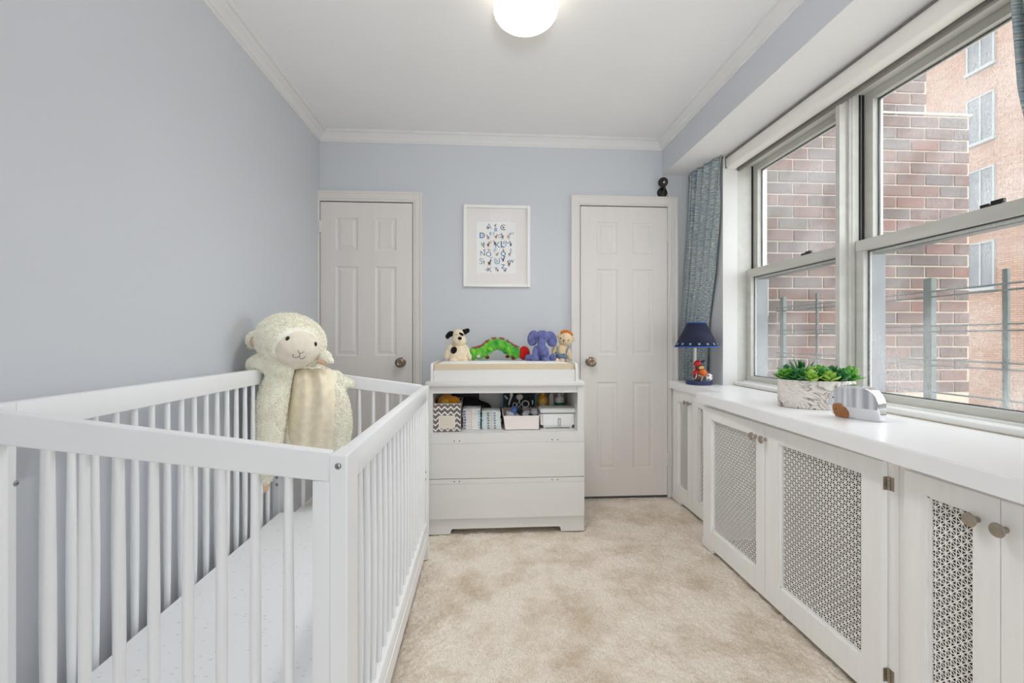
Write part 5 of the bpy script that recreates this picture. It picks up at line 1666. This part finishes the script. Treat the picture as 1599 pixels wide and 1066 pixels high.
def curtain_panel(parent, TA, TB, ztop_, zbot, folds, amp, seed):
    nu, nv = 72, 60
    rows, uvs = [], []
    for i in range(nv + 1):
        f_ = i / nv
        z = ztop_ + (zbot - ztop_) * f_
        a, b = Vector(interp(TA, z) + (0,)), Vector(interp(TB, z) + (0,))
        d = (b - a); n = Vector((d.y, -d.x, 0)).normalized()
        if n.x > 0:
            n = -n
        row = []
        for j in range(nu + 1):
            g_ = j / nu
            ph = 2 * PI * folds * (g_ ** 0.7) * (1 + 0.5 * f_) + seed
            am = amp * math.exp(-g_ * (0.9 + 2.6 * f_)) * (0.8 + 0.3 * math.sin(3 * f_ + seed))
            off = am * math.sin(ph) + 0.3 * am * math.sin(2.3 * ph + seed + 2 * f_)
            p = a + d * g_ + n * (off + amp * 0.3)
            row.append((p.x, p.y, z))
            uvs.append((g_ * 0.62, z))
        rows.append(row)
    o = obj('curtain_panel', MB().grid(rows), M['curtain'], parent, angle=180)
    uv = o.data.uv_layers.new(name='UVMap')
    w_ = nu + 1
    vi = np.zeros(len(o.data.loops), dtype=np.int32)
    o.data.loops.foreach_get('vertex_index', vi)
    ua = np.array(uvs, dtype=np.float32)[vi]
    uv.data.foreach_set('uv', ua.ravel())
    md = o.modifiers.new('s', 'SOLIDIFY'); md.thickness = 0.003
    return o


t = thing('curtain', 'blue-grey streaked curtain gathered in the corner behind the small lamp', 'curtain', (1.45, 2.95, 0.83))
TA = [(2.262, (1.452, 3.030)), (1.9, (1.440, 3.035)), (1.45, (1.412, 3.040)), (1.20, (1.390, 3.045)), (0.824, (1.392, 3.045))]
TB = [(2.262, (1.492, 2.716)), (1.9, (1.496, 2.752)), (1.55, (1.500, 2.800)), (1.25, (1.500, 2.888)), (1.05, (1.499, 2.905)), (0.824, (1.492, 2.915))]
curtain_panel(t, TA, TB, 2.262, 0.826, 5.0, 0.024, 0.4)
obj('curtain_rod', MB().lathe([(0.006, 0), (0.006, 0.355)], (1.499, 2.725, 2.250), (0, 1, 0), 14), mat('grey_rod', S(120, 118, 118), 0.4, metal=0.6, vary=0.05), t)
obj('rod_bracket', MB().box(1.452, XW, 3.060, 3.072, 2.236, 2.256).box(1.444, 1.456, 3.052, 3.076, 2.222, 2.262), mat('grey_bracket', S(150, 146, 146), 0.5, vary=0.05), t)
t = thing('curtain', 'blue-grey streaked curtain at the near edge of the window, mostly out of view', 'curtain', (1.47, 1.0, 0.83))
TA = [(2.262, (1.474, 1.166)), (2.05, (1.480, 1.152)), (1.79, (1.480, 1.136)), (1.3, (1.48, 1.05)), (0.824, (1.48, 1.02))]
TB = [(2.262, (1.470, 0.80)), (1.3, (1.480, 0.80)), (0.824, (1.48, 0.80))]
curtain_panel(t, TA, TB, 2.262, 0.826, 4.5, 0.018, 1.7)
obj('curtain_rod', MB().lathe([(0.008, 0), (0.008, 0.42)], (1.470, 0.76, 2.245), (0, 1, 0), 14), mat('grey_rod_near', S(120, 118, 118), 0.4, metal=0.6, vary=0.05), t)

# ================================================================== THINGS ON THE COUNTER
ZT = 0.8202
Yl = 2.80
t = thing('table_lamp', 'small lamp with navy shade and sporty bear figure on the counter', 'lamp', (1.382, Yl, ZT))
navy = mat('navy_base', S(44, 54, 92), 0.4, vary=0.05)
obj('lamp_base', MB().lathe([(0.078, 0), (0.081, 0.003), (0.081, 0.024), (0.078, 0.028), (0.0, 0.028)], (1.382, Yl, ZT), seg=40), navy, t, angle=35)
obj('base_top', MB().lathe([(0.074, 0.0), (0.074, 0.0012), (0, 0.0012)], (1.382, Yl, ZT + 0.028), seg=40), mat('grey_blue_top', S(112, 132, 152), 0.5, vary=0.06), t)
sx0, sy0 = 1.362, Yl + 0.012
obj('stem', MB().lathe([(0.013, 0), (0.0095, 0.03), (0.0095, 0.205), (0.016, 0.222), (0.016, 0.262)], (sx0, sy0, ZT + 0.028), seg=18), M['white'], t)
shz0, shz1 = 1.060, 1.216
sh = MB().lathe([(0.132, 0), (0.056, shz1 - shz0)], (1.365, Yl, shz0), seg=64, cap=False)
shade = obj('lamp_shade', sh, mat('navy_shade_cloth', S(28, 34, 62), 0.8, vary=0.05, vscale=60, bump=0.15, bscale=300, bdist=0.0005), t, angle=60)
md = shade.modifiers.new('s', 'SOLIDIFY'); md.thickness = 0.0015
blu = mat('bright_blue_trim', S(36, 92, 176), 0.7, vary=0.04)
obj('shade_trim', MB().tube([(1.365 + 0.1325 * math.cos(a), Yl + 0.1325 * math.sin(a), shz0 + 0.002) for a in np.linspace(0, 2 * PI, 65)], 0.0042, 6, cap=False), blu, shade)
obj('shade_trim', MB().tube([(1.365 + 0.0565 * math.cos(a), Yl + 0.0565 * math.sin(a), shz1 - 0.002) for a in np.linspace(0, 2 * PI, 49)], 0.0036, 6, cap=False), blu, shade)
obj('shade_spider', MB().tube([(1.365 - 0.055, Yl, shz1 - 0.01), (1.365 + 0.055, Yl, shz1 - 0.01)], 0.002, 6).tube([(1.365, Yl - 0.055, shz1 - 0.01), (1.365, Yl + 0.055, shz1 - 0.01)], 0.002, 6), M['steel'], shade)
stm = mat('pale_blue_stitch', S(176, 206, 226), 0.8, vary=0.03)
first_st = None
zc_ = shz0 + 0.020
rr = 0.132 + (0.056 - 0.132) * (0.020 / (shz1 - shz0)) + 0.0016
for k in range(15):
    a = -PI / 2 + 0.10 + 2 * PI * k / 15
    c = Vector((1.365 + rr * math.cos(a), Yl + rr * math.sin(a), zc_))
    tx = Vector((-math.sin(a), math.cos(a), 0)); up = Vector((-0.44 * math.cos(a), -0.44 * math.sin(a), 0.9)).normalized()
    mb = MB()
    for s_ in (1, -1):
        mb.tube([c - tx * 0.0062 - up * 0.0062 * s_, c + tx * 0.0062 + up * 0.0062 * s_], 0.0017, 5)
    obj('cross_stitch', mb, stm, shade)
# figure on the base
Yf2 = 2.765
brn = mat('brown_resin', S(92, 62, 48), 0.5, vary=0.08, vscale=60)
tanr = mat('tan_resin', S(226, 178, 118), 0.5, vary=0.04)
redr = mat('red_resin', S(190, 32, 40), 0.45, vary=0.04)
fig = EL().e(1092, 573.5, Yf2, 6.4, 5.6, 5.4).e(1087.5, 584, Yf2 + 0.004, 6, 7.5, 5.5).e(1083.6, 574.5, Yf2, 1.8, 2, 1.4).e(1099.5, 567.2, Yf2 - 0.002, 2, 2, 1.4)
fig.e(1103, 581.5, Yf2, 3.2, 3.4, 3.4).e(1091, 592, Yf2, 8, 3.6, 6)
bear = plush('bear_figure', fig, brn, t, voxel=0.0018, smooth=2)
obj('muzzle', EL().e(1095, 574, Yf2 - 0.021, 4.2, 2.8, 3, rot=-10), tanr, bear)
obj('inner_ear', EL().e(1099.7, 567.4, Yf2 - 0.009, 1.0, 1.0, 0.8).e(1083.5, 574.7, Yf2 - 0.007, 0.9, 1, 0.8), tanr, bear)
obj('eye', EL().e(1092.5, 571, Yf2 - 0.0225, 0.6, 0.7, 0.5).e(1097, 569.8, Yf2 - 0.0215, 0.6, 0.7, 0.5), M['eye'], bear)
obj('cap', EL().e(1089, 567.5, Yf2 + 0.001, 6.2, 5.0, 5.6, rot=-28), redr, bear)['label'] = 'red baseball cap'
obj('cap_brim', EL().e(1097, 564.2, Yf2 - 0.010, 4.4, 1.2, 4, rot=-24), navy, bear)['label'] = 'navy cap brim'
obj('red_shirt', EL().e(1086.8, 583, Yf2 - 0.002, 5.4, 6, 5.6), redr, bear)
# basketball
c = P(1097.3, 582, Yf2 - 0.022); r = 6.3 * fw(c)
bk = obj('basketball', MB().ell(c, r, None, 24, 16), mat('orange_ball', S(214, 108, 34), 0.6, vary=0.06, vscale=200, bump=0.2, bscale=400, bdist=0.0004), t, angle=180)
sm_ = MB()
for R_ in (Euler((0.3, 0.2, 0)), Euler((PI / 2, 0.2, 0.3)), Euler((0.5, PI / 2, 0))):
    sm_.tube([c + R_.to_matrix() @ Vector((r * 1.005 * math.cos(a), r * 1.005 * math.sin(a), 0)) for a in np.linspace(0, 2 * PI, 25)], 0.0006, 5, cap=False)
obj('ball_seam', sm_, M['black'], bk)
# football
c = P(1090.5, 589.3, Yf2 - 0.030); k = fw(c)
R_ = Euler((0, math.radians(18), math.radians(-12))).to_matrix()
ft = obj('football', MB().ell(c, (8.6 * k, 5.0 * k, 5.0 * k), R_, 24, 14), mat('football_leather', S(84, 50, 42), 0.55, vary=0.1, vscale=120), t, angle=180)
st2 = MB()
for xx in (-4.6, 4.6):
    rad = 5.0 * k * math.sqrt(1 - (xx / 8.6) ** 2) * 1.01
    st2.tube([c + R_ @ Vector((xx * k, rad * math.cos(a), rad * math.sin(a))) for a in np.linspace(0, 2 * PI, 21)], 0.0018, 6, cap=False)
st2.tube([c + R_ @ Vector((x_ * k, -5.0 * k * 0.72 * math.sqrt(1 - (x_ / 8.6) ** 2), 5.0 * k * 0.72 * math.sqrt(1 - (x_ / 8.6) ** 2))) for x_ in (-2.6, 0, 2.6)], 0.0014, 6)
obj('white_stripe', st2, M['white'], ft)
# soccer ball
c = P(1106.5, 588.8, Yf2 - 0.020); r = 6.0 * fw(c)
sb_ = obj('soccer_ball', MB().ell(c, r, None, 24, 16), M['white'], t, angle=180)
b = bmesh.new(); bmesh.ops.create_icosphere(b, subdivisions=1, radius=1)
dirs = [v.co.normalized() for v in b.verts]; b.free()
R_ = Euler((0.25, 0.3, 0.2)).to_matrix()
pt_ = MB()
for d in dirs:
    d = R_ @ d
    s_ = d.orthogonal().normalized(); q_ = d.cross(s_)
    ring = [c + (d * 0.955 + (s_ * math.cos(2 * PI * j / 5) + q_ * math.sin(2 * PI * j / 5)) * 0.34).normalized() * r * 1.008 for j in range(5)]
    pt_.add(ring + [c + d * r * 1.02], [(j, (j + 1) % 5, 5) for j in range(5)])
obj('black_pentagon', pt_, M['black'], sb_, smooth=False)['kind'] = 'stuff'
# lamp cord
cd = MB().tube([(1.305, 2.815, ZT + 0.004), (1.315, 2.88, ZT + 0.003), (1.35, 2.98, ZT + 0.003), (1.325, 3.05, ZT + 0.003)], 0.0024, 6)
obj('lamp_cord', cd, M['cable'], t)

# ---- marbled oval planter
pc = Vector((1.424, 1.838, ZT))
RX, RY, HP = 0.148, 0.098, 0.118
mm = bpy.data.materials.new('marbled_ceramic')
mm.use_nodes = True
nt = mm.node_tree; b_ = nt.nodes['Principled BSDF']; b_.inputs['Roughness'].default_value = 0.45
tc = nt.nodes.new('ShaderNodeTexCoord')
nz = nt.nodes.new('ShaderNodeTexNoise'); nz.inputs['Scale'].default_value = 6; nz.inputs['Detail'].default_value = 3; nz.inputs['Distortion'].default_value = 1.4
mpm = nt.nodes.new('ShaderNodeMapping'); mpm.inputs['Scale'].default_value = (0.8, 0.8, 1.7)
nt.links.new(tc.outputs['Object'], mpm.inputs['Vector']); nt.links.new(mpm.outputs[0], nz.inputs['Vector'])
wv = nt.nodes.new('ShaderNodeMath'); wv.operation = 'MULTIPLY'; wv.inputs[1].default_value = 13.0
fr = nt.nodes.new('ShaderNodeMath'); fr.operation = 'FRACT'
nt.links.new(nz.outputs['Fac'], wv.inputs[0]); nt.links.new(wv.outputs[0], fr.inputs[0])
rp = nt.nodes.new('ShaderNodeValToRGB')
els = rp.color_ramp.elements
els[0].position = 0.0; els[0].color = S(96, 84, 80)
els[1].position = 1.0; els[1].color = S(190, 178, 168)
for p_, c_ in ((0.08, S(136, 122, 116)), (0.18, S(218, 210, 202)), (0.5, S(232, 225, 218)), (0.75, S(208, 197, 188))):
    e_ = els.new(p_); e_.color = c_
n2 = nt.nodes.new('ShaderNodeTexNoise'); n2.inputs['Scale'].default_value = 5
r2 = nt.nodes.new('ShaderNodeMapRange'); r2.inputs['From Min'].default_value = 0.34; r2.inputs['From Max'].default_value = 0.48
nt.links.new(tc.outputs['Object'], n2.inputs['Vector']); nt.links.new(n2.outputs['Fac'], r2.inputs['Value'])
mxm = nt.nodes.new('ShaderNodeMix'); mxm.data_type = 'RGBA'; mxm.inputs[6].default_value = S(226, 219, 212)
nt.links.new(r2.outputs[0], mxm.inputs[0]); nt.links.new(fr.outputs[0], rp.inputs['Fac']); nt.links.new(rp.outputs[0], mxm.inputs[7]); nt.links.new(mxm.outputs[2], b_.inputs['Base Color'])
t = thing('oval_planter', 'oval marbled grey and white planter on the counter', 'planter', pc)


def oval(prof, seg=56):
    mb = MB().lathe(prof, (0, 0, 0), seg=seg)
    ang = math.radians(-12)
    return mb.xform(Matrix.Translation(pc) @ Matrix.Rotation(ang, 4, 'Z') @ Matrix.Diagonal((RX, RY, 1, 1)))


obj('pot', oval([(0.95, 0), (0.985, 0.002), (1.0, 0.006), (1.0, HP - 0.002), (0.985, HP), (0.955, HP), (0.945, HP - 0.004), (0.945, HP - 0.02)]), mm, t, angle=50)
obj('soil', oval([(0.945, HP - 0.018), (0.5, HP - 0.012), (0.0, HP - 0.010)]), mat('dark_soil', S(70, 58, 44), 0.95, vary=0.3, vscale=80, bump=0.8, bscale=120, bdist=0.004), t)
# ---- succulents, each a plant with its own leaves
GREENS = [mat('bright_leaf', S(122, 186, 62), 0.35, col2=S(70, 142, 44), vscale=18), mat('deep_leaf', S(40, 122, 52), 0.35, col2=S(22, 84, 40), vscale=18),
          mat('lime_leaf', S(176, 206, 92), 0.4, col2=S(126, 178, 66), vscale=18), mat('mid_leaf', S(76, 160, 60), 0.35, col2=S(44, 118, 48), vscale=18)]


def leaf_mesh(kind):
    """Thick succulent leaf along +X from the origin, unit length."""
    rows = []
    n = 7
    for i in range(n):
        f_ = i / (n - 1)
        if kind == 'round':
            w = 0.40 * (math.sin(PI * f_ ** 1.6) ** 0.7) + 0.02; th = 0.07 * math.sin(PI * min(1, f_ * 0.9 + 0.08)) + 0.01
        elif kind == 'spike':
            w = 0.12 * (1 - f_) ** 0.7 + 0.006; th = 0.05 * (1 - f_) + 0.005
        else:
            w = 0.29 * (math.sin(PI * f_ ** 1.35) ** 0.75) + 0.015; th = 0.06 * math.sin(PI * min(1, f_ * 0.9 + 0.08)) + 0.008
        z = 0.16 * f_ * f_ * (1 if kind != 'spike' else 0.4)
        rows.append([(f_, w * math.cos(a), z + th * math.sin(a)) for a in [2 * PI * q / 8 for q in range(8)]])
    mb = MB().grid(rows, close=True)
    mb.f += [tuple(range(7, -1, -1)), tuple(8 * (n - 1) + k for k in range(8))]; mb.mi += [0, 0]
    return mb


ang = math.radians(-12)
SUCC = [(-0.118, 0.004, 'round', 0, 15, 0.050, 'lime round-leaf succulent at the left end of the planter'),
        (-0.098, -0.048, 'oval', 1, 15, 0.046, 'deep green succulent at the front left of the planter'),
        (-0.040, 0.036, 'spike', 1, 18, 0.080, 'dark spiky succulent standing tallest at the back of the planter'),
        (-0.052, -0.074, 'oval', 2, 18, 0.044, 'pale lime rosette at the front middle of the planter'),
        (0.006, -0.050, 'round', 3, 17, 0.054, 'broad-leaf mid-green succulent in the centre of the planter'),
        (0.020, 0.030, 'round', 0, 14, 0.058, 'bright round-leaf succulent behind the planter centre'),
        (0.010, -0.088, 'oval', 2, 13, 0.040, 'small pale succulent spilling over the front rim of the planter'),
        (0.052, -0.074, 'oval', 1, 16, 0.048, 'dark oval-leaf succulent at the front right of the planter'),
        (0.122, -0.012, 'oval', 0, 15, 0.056, 'bright pointed succulent at the right end of the planter'),
        (0.090, -0.046, 'oval', 3, 14, 0.050, 'mid-green succulent just left of the right end of the planter'),
        (0.088, 0.030, 'round', 0, 14, 0.056, 'lime succulent behind the right end of the planter'),
        (-0.085, 0.040, 'oval', 1, 14, 0.060, 'dark green succulent at the back left of the planter'),
        (-0.072, -0.014, 'round', 3, 15, 0.052, 'fleshy green succulent left of the planter centre'),
        (0.054, -0.012, 'oval', 1, 15, 0.060, 'deep green succulent right of the planter centre'),
        (-0.022, -0.012, 'oval', 2, 15, 0.056, 'yellow-green rosette in front of the spiky succulent')]
for (dx, dy, kind, gi, n, size, lab) in SUCC:
    base = pc + Matrix.Rotation(ang, 3, 'Z') @ Vector((dx, dy, HP - 0.012))
    t_ = thing('succulent', lab, 'plant', base, group='succulents in the oval planter')
    obj('stem', MB().tube([base - Vector((0, 0, 0.012)), base + Vector((0, 0, 0.016))], 0.005, 8), GREENS[1], t_)
    first_l = None
    for k in range(n):
        f_ = k / n
        el = 0.10 + 1.15 * f_ if kind != 'spike' else 0.45 + 1.0 * f_
        az = k * 2.399 + dx * 40 + random.uniform(-0.3, 0.3)
        sz = 1.12 * size * (1.0 - 0.35 * f_) * random.uniform(0.78, 1.18) * (1.2 if kind == 'spike' else 1.0)
        if first_l is None:
            first_l = obj('leaf', leaf_mesh(kind).xform(Matrix.Translation(base)), GREENS[gi], t_, angle=180)
            l_ = first_l
        else:
            l_ = share('leaf', first_l, t_)
        l_.location = (0, 0, 0.012 + 0.014 * f_)
        l_.rotation_euler = (0, -el, az)
        l_.scale = (sz, sz * 1.1, sz)

# ---- chrome animal figurine
FO = Vector((1.286, 1.603, ZT))
e1 = Vector((0.44, -0.898, 0)); e2 = Vector((0.898, 0.44, 0))
W_, H_ = 0.160, 0.124
out_ = [(.10, 0), (.05, .06), (.015, .2), (0, .4), (.03, .62), (.085, .77), (.16, .88), (.26, .955), (.38, .995), (.52, 1.0), (.64, .975), (.75, .945), (.85, .88), (.93, .77), (.98, .63), (1.0, .46), (1.0, .14), (.985, .05), (.94, 0), (.7, 0), (.45, 0), (.25, 0)]


def FB(a, z, d):
    return FO + e1 * (a * W_) + e2 * d + Vector((0, 0, z * H_))


t = thing('chrome_animal', 'polished chrome animal figurine with a wooden snout beside the planter', 'figurine', FO + e1 * 0.08)
cx_, cz_ = 0.5, 0.45
def edge_at(z):
    xs = []
    for (a0, z0), (a1, z1) in zip(out_, out_[1:] + out_[:1]):
        if (z0 - z) * (z1 - z) <= 0 and abs(z1 - z0) > 1e-9:
            xs.append(a0 + (a1 - a0) * (z - z0) / (z1 - z0))
    return min(xs), max(xs)


def tilt(z):
    return 0.030 * max(0.0, (0.36 - z) / 0.36)


zl_ = [0.004, 0.03, 0.06, 0.12, 0.18, 0.24, 0.30, 0.36, 0.42, 0.5, 0.58, 0.66, 0.74, 0.81, 0.87, 0.92, 0.955, 0.972, 0.985, 0.994]
COLS = [0, 0.008, 0.022, 0.06, 0.15, 0.3, 0.45, 0.6, 0.75, 0.87, 0.94, 0.978, 0.992, 1.0]
NC = len(COLS) - 1
grid_ = []
for z in zl_:
    lo, hi = edge_at(z)
    row = []
    for c in range(NC + 1):
        f_ = COLS[c]
        # rounded arris: the outer columns fall back a little
        e_ = max(0.0, (abs(2 * f_ - 1) - 0.956) / 0.044)
        t_e = max(0.0, (z - 0.965) / 0.030)
        row.append(FB(lo + (hi - lo) * f_, z, tilt(z) + 0.004 * min(1.0, math.hypot(e_, t_e)) ** 2))
    grid_.append(row)
mb = MB().grid(grid_)
loop = [r[0] for r in grid_] + grid_[-1][1:-1] + [r[-1] for r in reversed(grid_)] + grid_[0][-2:0:-1]
zz2 = [z for z in zl_] + [zl_[-1]] * (NC - 1) + list(reversed(zl_)) + [zl_[0]] * (NC - 1)
def back(p, z, d):
    q = p - FO
    return FO + q - e2 * q.dot(e2) + e2 * d
l2 = [back(p, z, 0.060) for p, z in zip(loop, zz2)]
mid_ = FB(0.5, 0.45, 0.066)
l3 = [back(p, z, 0.066) + (mid_ - back(p, z, 0.066)) * 0.06 for p, z in zip(loop, zz2)]
mb.grid([loop, l2, l3], close=True)
mb.add(l3, [tuple(range(len(l3)))])
b = bmesh.new()
vs_ = [b.verts.new(p) for p in mb.v]
for f in mb.f:
    try:
        b.faces.new([vs_[i] for i in f])
    except ValueError:
        pass
bmesh.ops.remove_doubles(b, verts=b.verts, dist=1e-5)
obj('chrome_body', MB().bm(b), M['chrome'], t, angle=24)
wd = mat('light_wood', S(168, 112, 64), 0.5, vary=0.1, vscale=14, bump=0.1, bscale=60, bdist=0.0006, stretch=(1, 1, 6))
sn = [(.115, .02), (.10, .12), (.10, .24), (.125, .36), (.165, .43), (.215, .45), (.27, .43), (.33, .36), (.375, .27), (.395, .17), (.385, .08), (.355, .01), (.20, .0), (.205, .05), (.185, .11), (.165, .115), (.155, .08), (.145, .03)]
mb = MB()
fr_ = [FB(a, max(z, 0.012), -0.005 + 0.030 * (0.36 - z) / 0.36) for a, z in sn]
bk_ = [FB(a, max(z, 0.012), 0.014 + 0.030 * (0.36 - z) / 0.36) for a, z in sn]
m_ = len(sn)
b = bmesh.new()
v1 = [b.verts.new(p) for p in fr_]; v2 = [b.verts.new(p) for p in bk_]
b.faces.new(v1); b.faces.new(v2[::-1])
for k in range(m_):
    b.faces.new((v1[k], v1[(k + 1) % m_], v2[(k + 1) % m_], v2[k]))
bmesh.ops.triangulate(b, faces=[f for f in b.faces if len(f.verts) > 4])
so = obj('wooden_snout', MB().bm(b), wd, t, angle=40)
obj('nostril', MB().ell(FB(.175, .27, 0.0022), 0.0024), M['eye'], so)
obj('eye', MB().ell(FB(.125, .60, 0.0015), 0.0032), M['eye'], t)
